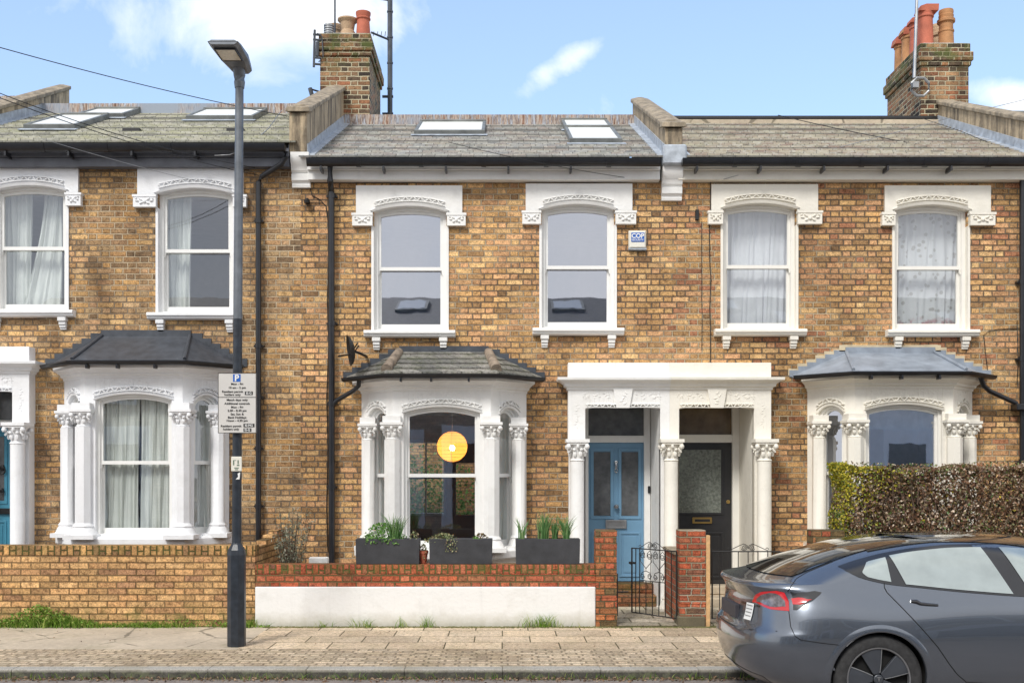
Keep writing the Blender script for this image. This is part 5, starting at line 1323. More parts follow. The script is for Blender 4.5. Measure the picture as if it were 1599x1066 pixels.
def leafy(mb, x, y, z, w_, d_, h, n, sz, base=0):
    for k in range(n):
        a = random.uniform(0, 6.28); r = math.sqrt(random.random()); zz = random.random()
        k_ = math.sqrt(max(0, 1-zz*zz))*.9+.1
        mb.leaf((x+w_*r*math.cos(a)*k_, y+d_*r*math.sin(a)*k_, z+base+h*zz), sz*random.uniform(.6, 1.3), .55)
def clump(mb, x, y, z, n, h, spread, w_=.006):
    for k in range(n):
        a = random.uniform(0, 6.28); l = random.random()**.7*spread
        mb.blade((x+random.uniform(-.03, .03), y+random.uniform(-.03, .03), z), h*random.uniform(.6, 1.05), (l*math.cos(a), l*math.sin(a)*.5), w_)
x0, x1, y, z = planter(555, 655, 'charcoal planter with bushy green leaves and upright spikes, leftmost of the three')
q = MB(); leafy(q, x0+.30, y, z-.03, .23, .12, .24, 620, .036); leafy(q, x0+.16, y-.02, z, .10, .1, .08, 120, .032); leafy(q, x0+.50, y, z, .12, .1, .09, 120, .03)
for k in range(40): q.leaf((x0+.12+random.random()*.40, y-.11, z+.0+random.uniform(-.03, .05)), .035, .6)
tag(q.build('leafy_plant', M_leaf), 'bushy bright green plant filling the left of the leftmost planter', 'plant')
q = MB(); clump(q, x0+.43, y-.03, z, 60, .40, .20, .007); clump(q, x0+.50, y-.03, z, 50, .36, .14, .007); tag(q.build('spiky_plant', M_blade), 'upright spiky bulb leaves behind the bushy plant in the leftmost planter', 'plant')
q = MB(); leafy(q, x1-.07, y, z, .06, .07, .12, 60, .03); tag(q.build('small_plant', M_succ), 'small brownish green plant at the right end of the leftmost planter', 'plant')
x0, x1, y, z = planter(670, 769, 'charcoal planter with pale trailing succulents, middle of the three')
q = MB(); leafy(q, x0+.16, y, z, .17, .1, .09, 190, .030); leafy(q, x0+.02, y-.02, z-.02, .10, .10, .06, 80, .028)
for k in range(6):
    xx = x0+.20+k*.022; zz = z
    for j in range(8): q.leaf((xx+random.uniform(-.014, .02), y-.115, zz+.02-j*.019), .028, .6)
tag(q.build('succulent', M_succ), 'pale green succulent trailing over the front of the middle planter', 'plant')
q = MB(); leafy(q, x0+.60, y, z, .10, .08, .09, 110, .032); tag(q.build('small_plant', island('rusty_leaves', [(0, (.10, .05, .03)), (.5, (.16, .15, .05)), (1, (.30, .14, .07))])), 'rust tinged small plant at the right of the middle planter', 'plant')
q = MB(); leafy(q, x0+.54, y-.05, z, .06, .04, .05, 40, .035); tag(q.build('small_plant', M_leaf), 'small blue green sprout in front of the rust tinged plant', 'plant')
x0, x1, y, z = planter(805, 906, 'charcoal planter with daffodil leaves, nearest the blue door')
q = MB(); clump(q, x0+.07, y-.03, z, 20, .34, .18, .008); tag(q.build('spiky_plant', M_blade), 'small clump of bulb leaves at the left end of the planter nearest the blue door', 'plant')
q = MB(); clump(q, x0+.30, y-.03, z, 30, .40, .12, .008); clump(q, x0+.36, y-.03, z, 46, .42, .12, .008); clump(q, x0+.47, y-.03, z, 40, .36, .09, .009); clump(q, x0+.60, y-.03, z, 44, .38, .20, .009)
for k in range(7): q.blade((x0+.38, y, z), .46, (random.uniform(-.20, .02), 0), .0025)
tag(q.build('bulb_plants', M_blade), 'tall daffodil leaves crowding the right of the planter nearest the blue door', 'plant')
q = MB(); xx, yy = PX(662, 12.62), 12.58; q.lathe([(.035, 0), (.055, .12), (.062, .12), (.062, .15), (.05, .15), (.045, .13)], (xx, yy-.06, ZT+.003), 18); tag(q.build('flower_pot', M_terra, smooth='auto'), 'small terracotta flower pot between the left and middle planters', 'flower pot')
q = MB(); leafy(q, xx+.0, yy-.06, ZT+.15, .07, .06, .08, 70, .028)
for j in range(14): q.leaf((xx+.02+random.uniform(-.02, .02), yy-.125, ZT+.15-j*.009), .024, .6)
tag(q.build('succulent', M_succ), 'trailing succulent in the small terracotta pot', 'plant')
# small grey-green shrub
sh = empty('shrub', (-2.66, 12.95, 0), 'thin grey green shrub behind the wall beside the middle downpipe', 'shrub')
q = MB(); lf = MB(); bx, by = -2.62, 12.98
for k in range(26):
    a = random.uniform(0, 6.28); l = random.uniform(.10, .30); h_ = random.uniform(.85, 1.36); mx2, my2 = bx+l*.4*math.cos(a), by+l*.4*math.sin(a); ex, ey = bx+l*math.cos(a), by+l*.7*math.sin(a)
    q.tube([(bx, by, 0), (mx2, my2, h_*.5), (ex, ey, h_)], [.009, .006, .003], 5)
    for j in range(52):
        t = random.uniform(.35, 1.03); lf.leaf((mx2+(ex-mx2)*(t*2-1)+random.gauss(0, .022), my2+(ey-my2)*(t*2-1)+random.gauss(0, .022), h_*t), .048, .36)
q.build('stems', M_twig, sh); lf.build('leaves', M_olive, sh)
q = MB(); q.cbox(-2.46, -2.22, 13.40, 13.50, .0, .73, .01); tag(q.build('low_block', M_render), 'low white block behind the small shrub beside the middle downpipe', 'block')
# hedge
hd_ = empty('hedge', (6, 12.7, 0), 'clipped hedge of brown and dusty leaves above the car, yellow at its left end', 'hedge')
hx0, hx1, hy0, hy1, hz0, hz1 = 3.99, 8.6, 12.36, 12.92, .35, 1.87
def hsurf():
    x = random.uniform(hx0, hx1); f = random.random()
    z = hz0+(hz1-hz0)*random.random(); y = hy0+abs(random.gauss(0, .10))
    if f < .22: z = hz1-abs(random.gauss(0, .03))+.025*math.sin(x*5)+.02*math.sin(x*13); y = random.uniform(hy0, hy1)
    elif f < .34: x = hx0+abs(random.gauss(0, .06)); y = random.uniform(hy0, hy1)
    elif f < .52: y = random.uniform(hy0+.1, hy1)
    x += .03*math.sin(z*9)*(x < 4.3)
    r = .10
    if z > hz1-r and y < hy0+r: y += .05*random.random()
    return x, y+.03*math.sin(x*3.1)+.025*math.sin(z*7+x*2), z+.02*math.sin(x*2.2)
br_, ye, tw_, gl_ = MB(), MB(), MB(), MB()
for k in range(56000):
    x, y, z = hsurf()
    hole = math.sin(x*3.7+1.3)*math.sin(z*4.1+x)+.5*math.sin(x*9.1+z*6)
    if hole > 1.15 and random.random() < .55: continue
    t = (x-hx0)/.75+.25*math.sin(z*6)
    gn = math.sin(x*4.3+z*3)+math.sin(x*1.9-z*5+2)+math.sin(x*11+z*7)
    if (t < .55 and z < 1.15 and random.random() < .35) or random.random() < (.05+.16*(gn > 1.0)): gl_.leaf((x, y, z), random.uniform(.026, .046), .62)
    elif (z > .95+.5*t+.25*math.sin(x*17) and random.random() < .80*(1-t)) and t < 1.0 or random.random() < .008: ye.leaf((x, y-.01, z), random.uniform(.026, .046), .6)
    else: br_.leaf((x, y, z), random.uniform(.026, .05), .62)
for k in range(1500):
    x = random.uniform(hx0+.05, hx1); y = random.uniform(hy0+.03, hy1-.05); z = random.uniform(hz0, hz1-.35)
    tw_.tube([(x, y, z), (x+random.gauss(0, .07), y+random.gauss(0, .05), z+.17), (x+random.gauss(0, .10), y+random.gauss(0, .07), z+.36)], [.007, .005, .002], 4)
for k in range(7000): br_.leaf((random.uniform(hx0+.1, hx1), random.uniform(hy0+.12, hy1-.08), random.uniform(hz0, hz1-.07)), .07, .6)
for k in range(260):
    x = random.uniform(hx0, hx1); zt_ = hz1+.02*math.sin(x*2.2)
    for j in range(3): (br_ if random.random() < .7 else gl_).leaf((x+random.gauss(0, .01), random.uniform(hy0, hy1), zt_+random.uniform(0, .06)), .035, .5)
gl_.build('green_leaves', island('hedge_green_leaves', [(0, (.04, .08, .02)), (.5, (.10, .19, .04)), (.85, (.24, .32, .11)), (1, (.55, .58, .40))], .4, .2), hd_)
br_.build('leaves', M_hedge, hd_); ye.build('yellow_leaves', M_hedge_y, hd_); tw_.build('branches', M_twig, hd_)
# weeds
q = MB(); yb = DW-.01
for k in range(3400):
    x = random.uniform(-6.4, XC-.2) if random.random() < .85 else random.uniform(-7.5, XC)
    dens = .5+.5*math.sin(x*2.3+.4)+.45*math.sin(x*5.9); dens += 1.0*math.exp(-((x+5.45)/.32)**2)
    if random.random() > .25+.55*dens: continue
    q.blade((x, yb-abs(random.gauss(0, .05)), -.01), random.uniform(.05, .11)*(1+.9*max(0, dens-.6)), (random.gauss(0, .05), -abs(random.gauss(0, .04))), .005, 3)
for k in range(900):
    x = -5.4+random.gauss(0, .32); q.leaf((x, yb-abs(random.gauss(0, .05)), random.uniform(0, .22)*math.exp(-((x+5.4)/.4)**2)+random.uniform(0, .05)), .035, .6)
for k in range(900):
    x = random.uniform(-6.4, XC); q.leaf((x, yb-abs(random.gauss(0, .04)), random.uniform(0, .06+.04*math.sin(x*3))), .028, .6)
struct('wall_foot_weeds', q, M_grass, 'stuff')
for (px_, n, h_, sp, lab) in ((505, 22, .12, .05, 'small grass tuft at the foot of the white wall, nearest the lamp post'), (565, 46, .16, .09, 'grass tuft at the foot of the white wall below the leftmost planter'), (628, 16, .17, .04, 'thin grass tuft at the foot of the white wall below the terracotta pot'),
                              (666, 30, .19, .06, 'pale tall grass tuft below the middle planter'), (845, 120, .20, .16, 'largest grass tuft on the white wall, below the planter nearest the blue door')):
    q = MB(); x = PX(px_, DW-.05)
    for k in range(n): q.blade((x+random.gauss(0, sp*.8), DW-.03-abs(random.gauss(0, .03)), -.01), h_*random.uniform(.4, 1.1), (random.gauss(0, .06), random.gauss(-.03, .03)), .0045, 3)
    tag(q.build('grass_tuft', M_grass), lab, 'grass tuft', 'grass tufts along the white wall')
q = MB()
for k in range(1100):
    x = random.uniform(-6.8, 3.4); c_ = .5+.5*math.sin(x*1.9+2)*math.sin(x*.7); c_ += 1.4*(x > .2)*abs(math.sin(x*4.4))**3
    if random.random() > .22+.5*c_: continue
    q.blade((x, DK-.02-abs(random.gauss(0, .02)), -.10), random.uniform(.04, .12), (random.gauss(0, .04), -abs(random.gauss(0, .04))), .004, 3)
struct('kerb_grass', q, M_grass, 'stuff')
q = MB()
for k in range(2600):
    x = random.uniform(-7, 4.5); q.leaf((x, DK-.01-abs(random.gauss(0, .07)), -.083+random.uniform(0, .02)), random.uniform(.015, .04), .6, (random.gauss(0, 1), random.gauss(0, 1), random.gauss(0, .25)))
for k in range(260):
    x = random.uniform(-7, 4.5); q.leaf((x, random.choice([DW-.05-abs(random.gauss(0, .05)), random.uniform(DK+.1, DW)]), .006), random.uniform(.01, .028), .6, (random.gauss(0, 1), random.gauss(0, 1), .1))
struct('fallen_leaves', q, M_deadleaf, 'stuff')
q = MB()
for k in range(2400):
    x = random.uniform(-2.8, 4.2); t_ = abs(random.gauss(0, .035))
    q.blob((x, DW-.02-t_, .0), .012, .010, .007+.006*random.random(), 5)
struct('moss', q, plain('moss', (.13, .13, .045), .95, var=.4), 'stuff')

# ------------------------------------------------------------ car
def spline(keys):
    ks = sorted(keys.items()); X = [k for k, _ in ks]; Y = [v for _, v in ks]; n = len(X)
    h = [X[i+1]-X[i] for i in range(n-1)]; dl = [(Y[i+1]-Y[i])/h[i] for i in range(n-1)]; m_ = [dl[0]]
    for i in range(1, n-1): m_.append(0 if dl[i-1]*dl[i] <= 0 else 2*dl[i-1]*dl[i]/(dl[i-1]+dl[i]))
    m_.append(dl[-1])
    def f(x):
        if x <= X[0]: return Y[0]
        if x >= X[-1]: return Y[-1]
        i = max(k for k in range(n-1) if X[k] <= x); t = (x-X[i])/h[i]
        return (2*t**3-3*t*t+1)*Y[i]+(t**3-2*t*t+t)*h[i]*m_[i]+(-2*t**3+3*t*t)*Y[i+1]+(t**3-t*t)*h[i]*m_[i+1]
    return f
rxf = spline({.20: .26, .26: .15, .34: .065, .45: .02, .56: 0, .66: .015, .70: .045, .80: .075, .90: .085, .97: .065, 1.01: .035, 1.035: .045, 1.05: .13, 1.075: .22, 1.19: .53, 1.267: .77, 1.325: 1.03, 1.37: 1.36, 1.387: 1.70, 1.392: 1.95})
wf = spline({.20: .84, .30: .895, .42: .918, .55: .925, .66: .924, .76: .912, .85: .888, .95: .842, 1.02: .802, 1.10: .752, 1.20: .688, 1.28: .628, 1.33: .578, 1.36: .50, 1.380: .34, 1.392: .06})
fxf = spline({.20: 4.5, .35: 4.66, .55: 4.69, .70: 4.62, .85: 4.2, .95: 3.72, 1.03: 3.42, 1.2: 2.98, 1.32: 2.62, 1.38: 2.3, 1.392: 2.15})
lcf = spline({.2: .62, .6: .62, .95: .66, 1.1: .62, 1.3: .60, 1.392: .3})
nf = spline({.2: 2.6, .6: 2.7, 1.0: 2.9, 1.1: 2.6, 1.392: 2.2})
CXO, CYO, CZO = 1.83, 8.80, -.087
def side_y(x, z):      # half width of the body at (x, z); 0 beyond the end
    w_, r, f, L, n = wf(z), rxf(z), fxf(z), lcf(z), nf(z)
    hau = .022*math.exp(-((x-1.05)/.48)**2)*math.exp(-((z-.62)/.20)**2)
    if x < r or x > f: return 0
    if x < r+L: return w_*(1-(1-(x-r)/L)**n)**(1/n)+hau
    if x > f-.9: return w_*(1-(1-(f-x)/.9)**2.4)**(1/2.4)+hau
    return w_+hau
def ring_half(z, N=96):
    """points from the rear centre round the right side to the front centre"""
    w_, r, f, L, n = wf(z), rxf(z), fxf(z), lcf(z), nf(z); pts = []
    NR = 34
    for i in range(NR):
        th = (i/NR)*math.pi/2; x = r+L*(1-math.cos(th)**(2/n)); y = w_*math.sin(th)**(2/n); pts.append((x, y))
    NS = N-NR-16; xa, xb = r+L, f-.9
    for i in range(NS): pts.append((xa+(xb-xa)*i/NS, w_))
    for i in range(17):
        th = (i/16)*math.pi/2; pts.append((f-.9+.9*math.sin(th)**(2/2.4), w_*math.cos(th)**(2/2.4)))
    return [(x, y + (.022*math.exp(-((x-1.05)/.48)**2)*math.exp(-((z-.62)/.20)**2) if y > .5 else 0)) for x, y in pts]
zs_ = [.20+.7*i/42 for i in range(42)]+[.90+.13*i/14 for i in range(14)]+[1.03+.05*i/12 for i in range(12)]+[1.08+.26*i/20 for i in range(20)]+[1.34+.052*i/14 for i in range(15)]
WHEELS = ((.98, .345), (3.855, .345)); RA = .372
import bmesh
car = empty('parked_car', (CXO+2.3, CYO, CZO), 'dark grey metallic saloon car parked at the kerb at the lower right', 'car')
def carp(x, y, z): return (CXO+x, CYO+y, CZO+z)
body = MB(); grid = []
for z in zs_:
    h_ = ring_half(z, 150); row = []
    full = [(x, -y) for x, y in h_]+[(x, y) for x, y in h_[::-1][1:-1]]
    for x, y in full:
        zz = z
        if abs(y) > .6 and z < .80:
            for wx, wz in WHEELS:
                d_ = math.hypot(x-wx, z-wz)
                if RA-.020 < d_ < RA+.020 and d_ > 1e-6:
                    nx_, nz2_ = wx+(x-wx)*RA/d_, wz+(z-wz)*RA/d_; x, zz = nx_, nz2_
        row.append((x, y, zz))
    grid.append(row)
nr = len(grid[0]); ids = [[body.av(carp(*p)) for p in r_] for r_ in grid]
def in_arch(c):
    return abs(c[1]) > .6 and any(math.hypot(c[0]-wx, c[2]-wz) < RA-.004 for wx, wz in WHEELS)
for j in range(len(grid)-1):
    for k in range(nr):
        k2 = (k+1) % nr; cs = [grid[j][k], grid[j][k2], grid[j+1][k2], grid[j+1][k]]
        c = [sum(p[i] for p in cs)/4 for i in range(3)]
        if in_arch(c): continue
        body.f.append([ids[j][k], ids[j][k2], ids[j+1][k2], ids[j+1][k]])
body.f.append(ids[-1])
def paint():
    m, t, b = mat('grey_metallic_car_paint'); o = t.obj()
    b.inputs['Base Color'].default_value = (.085, .100, .125, 1); b.inputs['Metallic'].default_value = .75; b.inputs['Roughness'].default_value = .24
    b.inputs['Coat Weight'].default_value = 1; b.inputs['Coat Roughness'].default_value = .025; b.inputs['Coat IOR'].default_value = 1.55
    n = t.noise(o, 900, 1); c = t.ramp(n, [(.35, (.10, .116, .142)), (.7, (.205, .228, .268))]); t.l.new(c, b.inputs['Base Color'])
    dn = t.noise(o, 6, 6, .7); t.l.new(t.rng(dn, .3, .8, .01, .05), b.inputs['Coat Roughness'])
    return m
M_paint = paint()
M_cglass = plain('car_glass', (.42, .47, .45), .06, metal=.6, var=.12, scale=5, coat=1)
M_ctrim = plain('gloss_black_trim', (.014, .014, .016), .16, var=.2, coat=.6); M_rubber = plain('tyre_rubber', (.030, .030, .031), .75, var=.4, scale=30, bump=.4, bscale=90)
M_roofg = plain('dark_roof_glass', (.018, .020, .022), .05, var=.1, coat=1); M_cover = plain('wheel_cover_grey', (.065, .072, .085), .38, metal=.3, var=.15); M_redl = plain('red_lamp', (.55, .012, .018), .12, var=.1, coat=1); M_clearl = plain('smoked_lamp', (.16, .14, .15), .15, metal=.5, var=.7, scale=25, coat=1); M_well = plain('wheel_well', (.008, .008, .008), .9)
M_lipaint = M_paint
bo = body.build('body', M_paint, car, smooth='auto')
q = MB()
for sy in (-1, 1):
    for wx, wz in WHEELS:
        a_ = [math.pi*k/24*1.24-.38 for k in range(25)]
        q.loft([[carp(wx+(RA-.004)*math.cos(t), sy*(side_y(wx+RA*math.cos(t), max(.2, wz+RA*math.sin(t)))-.004), wz+(RA-.004)*math.sin(t)) for t in a_],
                [carp(wx+(RA+.0)*math.cos(t), sy*.60, wz+(RA+.0)*math.sin(t)) for t in a_]], cap=False, closed=False)
        q.loft([[carp(wx, sy*.60, wz)]*2, [carp(wx, sy*.6, wz)]*2], cap=False) if False else None
q.loft([[carp(.4, -.80, .21), carp(4.4, -.80, .21), carp(4.4, .8, .21), carp(.4, .8, .21)], [carp(.4, -.78, .26), carp(4.4, -.78, .26), carp(4.4, .78, .26), carp(.4, .78, .26)]])
q.build('underbody', M_well, car)
for sy in (-1, 1):
    for wx, wz in WHEELS:
        q = MB(); q.lathe([(.001, 0), (RA+.02, 0)], carp(wx, sy*.60, wz), 28, 'y'); q.build('wheel_well', M_well, car)
        a_ = [math.pi*(k/40*1.24-.12) for k in range(41)]
        def ap(r, t, o):
            x, z = wx+r*math.cos(t), wz+r*math.sin(t); return carp(x, sy*(side_y(x, max(.2, z))+o), z)
        q = MB(); q.loft([[ap(RA-.014, t, -.03) for t in a_], [ap(RA-.014, t, .004) for t in a_], [ap(RA-.002, t, .008) for t in a_], [ap(RA+.022, t, .006) for t in a_], [ap(RA+.040, t, .0005) for t in a_]], cap=False, closed=False)
        q.build('arch_lip', M_paint, car, smooth=True)
# black lower bumper strip and sill
def patch(xa, xb, zlo, zhi, nx=24, nz=8, off=.004, sides=(-1,), m=None, name='panel', parent=None, smooth=True):
    q = MB()
    for sy in sides:
        ids = []
        for j in range(nz+1):
            r_ = []
            for i in range(nx+1):
                x = xa+(xb-xa)*i/nx; a, b = zlo(x), zhi(x); z = a+(b-a)*j/nz
                r_.append(q.av(carp(x, sy*(side_y(x, z)+off), z)))
            ids.append(r_)
        for a, b in zip(ids, ids[1:]):
            for i in range(nx): q.f.append([a[i], a[i+1], b[i+1], b[i]])
    return q.build(name, m, parent or car, smooth=smooth)
def poly(pts): return spline(dict(pts))
both = (-1, 1)
dlo_t = poly([(.755, 1.170), (.90, 1.215), (1.14, 1.272), (1.38, 1.309), (1.686, 1.333), (1.95, 1.336), (2.3, 1.318), (2.8, 1.22), (3.2, 1.02)])
dlo_b = poly([(.755, 1.165), (.82, 1.125), (.90, 1.088), (1.107, 1.042), (1.3, 1.022), (1.686, .985), (2.14, .955), (3.2, .93)])
for sd in both: patch(.757, 3.18, dlo_b, dlo_t, 60, 10, .004, (sd,), M_ctrim, 'window_trim')
g_t = lambda x: dlo_t(x)-.022; g_b = lambda x: dlo_b(x)+.016
for sd in both: patch(.915, 1.118, lambda x: max(dlo_b(x)+.022, 1.125-(x-.915)*1.0+.0*x), lambda x: min(g_t(x)-.006, 1.135+(x-.915)*1.3), 12, 6, .008, (sd,), M_cglass, 'quarter_window')
def slant(xa0, xa1, xb0, xb1, name):     # xa0/xb0 at the bottom, xa1/xb1 at the top
    for sy in both:
        q = MB(); ids = []; nz_, nx_ = 10, 30
        for j in range(nz_+1):
            t = j/nz_; r_ = []
            for i in range(nx_+1):
                s_ = i/nx_; xx0, xx1 = xa0+(xa1-xa0)*t, xb0+(xb1-xb0)*t; x = xx0+(xx1-xx0)*s_; z = g_b(x)+(g_t(x)-g_b(x))*t
                r_.append(q.av(carp(x, sy*(side_y(x, z)+.009), z)))
            ids.append(r_)
        for a, b in zip(ids, ids[1:]):
            for i in range(nx_): q.f.append([a[i], a[i+1], b[i+1], b[i]])
        q.build(name, M_cglass, car, smooth=True)
slant(1.225, 1.150, 2.02, 1.875, 'rear_door_window'); slant(2.16, 2.02, 3.05, 2.75, 'front_door_window')
# light chrome-free silver reveal along the rear edge of the rear door glass
# rear glass and roof, sampled from the body surface
def rear_x(y, z):
    w_, r, L, n = wf(z), rxf(z), lcf(z), nf(z); k = min(.999, abs(y)/w_); return r+L*(1-(1-k**n)**(1/n))
q = MB(); ids = []
zz = [1.085+.30*(k/44)**.8 for k in range(45)]
zz = [z for z in zz if z < 1.386]+[1.388, 1.391]
for z in zz:
    fk = .80+.02*(z-1.08)/.3; r_ = []
    for i in range(31):
        y = (-1+2*i/30)*fk*wf(z) if z < 1.33 else (-1+2*i/30)*(fk*wf(z))
        r_.append(q.av(carp(rear_x(y, z)-.005, y, z+.006)))
    ids.append(r_)
for a, b in zip(ids, ids[1:]):
    for i in range(30): q.f.append([a[i], a[i+1], b[i+1], b[i]])
q.build('rear_window', M_roofg, car, smooth=True)
# roof glass
q = MB(); ids = []
def roof_z(x, y):
    lo, hi = 1.0, 1.3915
    if side_y(x, 1.3915) > abs(y): return 1.392
    for _ in range(24):
        mid = (lo+hi)/2
        if side_y(x, mid) > max(abs(y), 1e-4): lo = mid
        else: hi = mid
    return lo
for i in range(36):
    x = 1.02+(2.65-1.02)*i/35; r_ = []
    for k in range(25):
        y = (-1+k/12)*.545; r_.append(q.av(carp(x, y, roof_z(x, y)+.006)))
    ids.append(r_)
for a, b in zip(ids, ids[1:]):
    for i in range(24): q.f.append([a[i], a[i+1], b[i+1], b[i]])
q.build('roof_glass', M_roofg, car, smooth=True)
# seams
def seam(pts, side=-1, off=.0012, r=.0035, name='panel_gap', m=None, parent=None):
    f = []
    for (xa, za), (xb, zb_) in zip(pts, pts[1:]):
        for k in range(6): t = k/6; f.append((xa+(xb-xa)*t, za+(zb_-za)*t))
    f.append(pts[-1]); q = MB(); q.tube([carp(x, side*(side_y(x, z)+off), z) for x, z in f], r, 5, cap=False); q.build(name, m or M_well, parent or car)
def cpx(zx, zy, D_=7.93): px, py = 1100+zx/3.204, 800+zy/3.204; return ((px-CX)*D_/F-CXO, CZ+(HY-py)*D_/F-CZO)
for sd in both:
    seam([cpx(*p) for p in ((920, 355), (917, 380), (925, 402), (1000, 490), (1090, 595), (1150, 665), (1210, 750), (1250, 800), (1300, 842))], sd)
    seam([cpx(*p) for p in ((1300, 842), (1450, 852), (1640, 858))], sd)
    seam([cpx(*p) for p in ((705, 262), (640, 285), (560, 315), (500, 342), (455, 372), (435, 402))], sd, r=.003)
    seam([cpx(*p) for p in ((433, 490), (435, 570), (450, 615), (475, 632), (560, 643), (665, 655))], sd, r=.003)
    seam([(2.16, .93), (2.20, .6), (2.22, .30)], sd)
# boot lid edge at the rear
def rear_pts(yz, off=.002): return [carp(rear_x(y, z)-off, y, z) for y, z in yz]
q = MB(); q.tube(rear_pts([(-.80, .69), (-.6, .672), (-.3, .665), (0, .662), (.3, .665), (.6, .672), (.8, .69)]), .0035, 5); q.build('panel_gap', M_well, car)
# plate recess, plate, sticker
def rear_patch(ya, yb, zlo, zhi, m, name, off=.004, ny=16, nz=6, parent=None):
    q = MB(); ids = []
    for j in range(nz+1):
        r_ = []
        for i in range(ny+1):
            y = ya+(yb-ya)*i/ny; a, b = zlo(y), zhi(y); z = a+(b-a)*j/nz; r_.append(q.av(carp(rear_x(y, z)-off, y, z)))
        ids.append(r_)
    for a, b in zip(ids, ids[1:]):
        for i in range(ny): q.f.append([a[i], a[i+1], b[i+1], b[i]])
    return q.build(name, m, parent or car, smooth=True)
q = MB(); x_ = rxf(.76)-.014; q.cbox(CXO+x_-.004, CXO+x_+.03, CYO-.27, CYO+.27, CZO+.715, CZO+.825, .004); q.build('number_plate', plain('blanked_plate', (.04, .037, .045), .6, var=.03), car)
rear_patch(-.60, -.30, lambda y: .845, lambda y: .86, M_ctrim, 'lid_handle')
st_ = rear_patch(-.535, -.42, lambda y: .735, lambda y: .865, M_paperwhite, 'sticker', .007, 4, 4)
q = MB()
for k in range(4):
    z = .842-.027*k
    for j in range(5):
        y = -.522+.019*j; w_ = .011; q.quad(*[carp(rear_x(yy, z)-.009, yy, z+dz_) for yy, dz_ in ((y, 0), (y+w_, 0), (y+w_, .009), (y, .009))])
q.build('sticker_print', M_ink, st_)
# tail lamps: an inner lamp on the lid and an outer lamp on the wing
def solve(zx, zy):
    """surface point of the near side whose picture position matches"""
    px, py = 1100+zx/3.204, 800+zy/3.204; best = None
    for zi in range(60):
        z = .55+.6*zi/59; h_ = ring_half(z, 150)[:70]
        for x, y in h_:
            X, Y, Z = CXO+x, CYO-y, CZO+z; e = (CX+F*X/Y-px)**2+(HY-F*(Z-CZ)/Y-py)**2
            if best is None or e < best[0]: best = (e, y, z, x)
    return best
def lamp(outline, m, name, off, sy, parent=None):
    """fill between a lower and an upper polyline (same count) on the body skin"""
    lo, up = outline; q = MB(); n = 6; ids = []
    for j in range(n+1):
        r_ = []
        for (x0_, y0_, z0_), (x1_, y1_, z1_) in zip(lo, up):
            t = j/n; y = y0_+(y1_-y0_)*t; z = z0_+(z1_-z0_)*t; x = x0_+(x1_-x0_)*t
            L = lcf(z); r = rxf(z)
            if x > r+L*.55: yy = side_y(x, z)+off; r_.append(q.av(carp(x, sy*yy, z)))
            else: r_.append(q.av(carp(rear_x(y, z)-off*.8, sy*(y+off*.5), z)))
        ids.append(r_)
    for a, b in zip(ids, ids[1:]):
        for i in range(len(lo)-1): q.f.append([a[i], a[i+1], b[i+1], b[i]])
    return q.build(name, m, parent or car, smooth=True)
def sv(l): return [(b[3], b[1], b[2]) for b in (solve(*p) for p in l)]
Lc1 = (sv([(243, 445), (270, 452), (300, 468), (325, 482), (360, 486), (400, 488), (432, 488)]), sv([(247, 425), (262, 408), (285, 398), (320, 395), (360, 395), (396, 398), (424, 440)]))
Lc2 = (sv([(262, 444), (285, 449), (305, 458), (330, 468), (360, 470), (385, 470), (402, 470)]), sv([(266, 430), (280, 418), (298, 408), (325, 405), (355, 405), (380, 408), (398, 440)]))
Lo1 = (sv([(438, 488), (460, 485), (485, 474), (510, 462), (540, 442), (575, 410)]), sv([(430, 398), (455, 396), (485, 396), (515, 396), (545, 396), (582, 398)]))
Lo2 = (sv([(447, 457), (465, 459), (485, 457), (500, 450), (515, 441)]), sv([(440, 428), (465, 428), (490, 428), (515, 428), (537, 428)]))
for sy in both:
    l1 = lamp(Lc1, M_redl, 'tail_light', .006, sy); lamp(Lc2, M_clearl, 'lamp_lens', .009, sy, l1)
    l2 = lamp(Lo1, M_ctrim, 'tail_light', .005, sy); lamp(Lo2, M_redl, 'lamp_lens', .008, sy, l2)
Lr = (sv([(243, 732), (275, 744), (310, 752), (357, 757)]), sv([(237, 714), (270, 720), (310, 730), (350, 746)]))
Lb = (sv([(125, 735), (170, 742), (240, 758), (357, 775), (430, 785), (520, 797)]), sv([(123, 722), (170, 722), (237, 733), (350, 760), (430, 778), (500, 794)]))
for sy in both: lamp(Lr, M_redl, 'reflector', .008, sy)
rear_patch(-.62, .62, lambda y: .20+.0*y, lambda y: .345-.05*abs(y), M_ctrim, 'bumper_diffuser', .004)
# door handles
for sd in both:
    q = MB(); pts = [cpx(*p, 7.9) for p in ((1042, 446), (1070, 448), (1090, 458), (1130, 462), (1176, 465))]
    rr = [.012, .017, .013, .012, .010]
    q.tube([carp(x, sd*(side_y(x, z)+.001), z) for x, z in pts], rr, 8); q.build('door_handle', M_ctrim, car, smooth='auto')
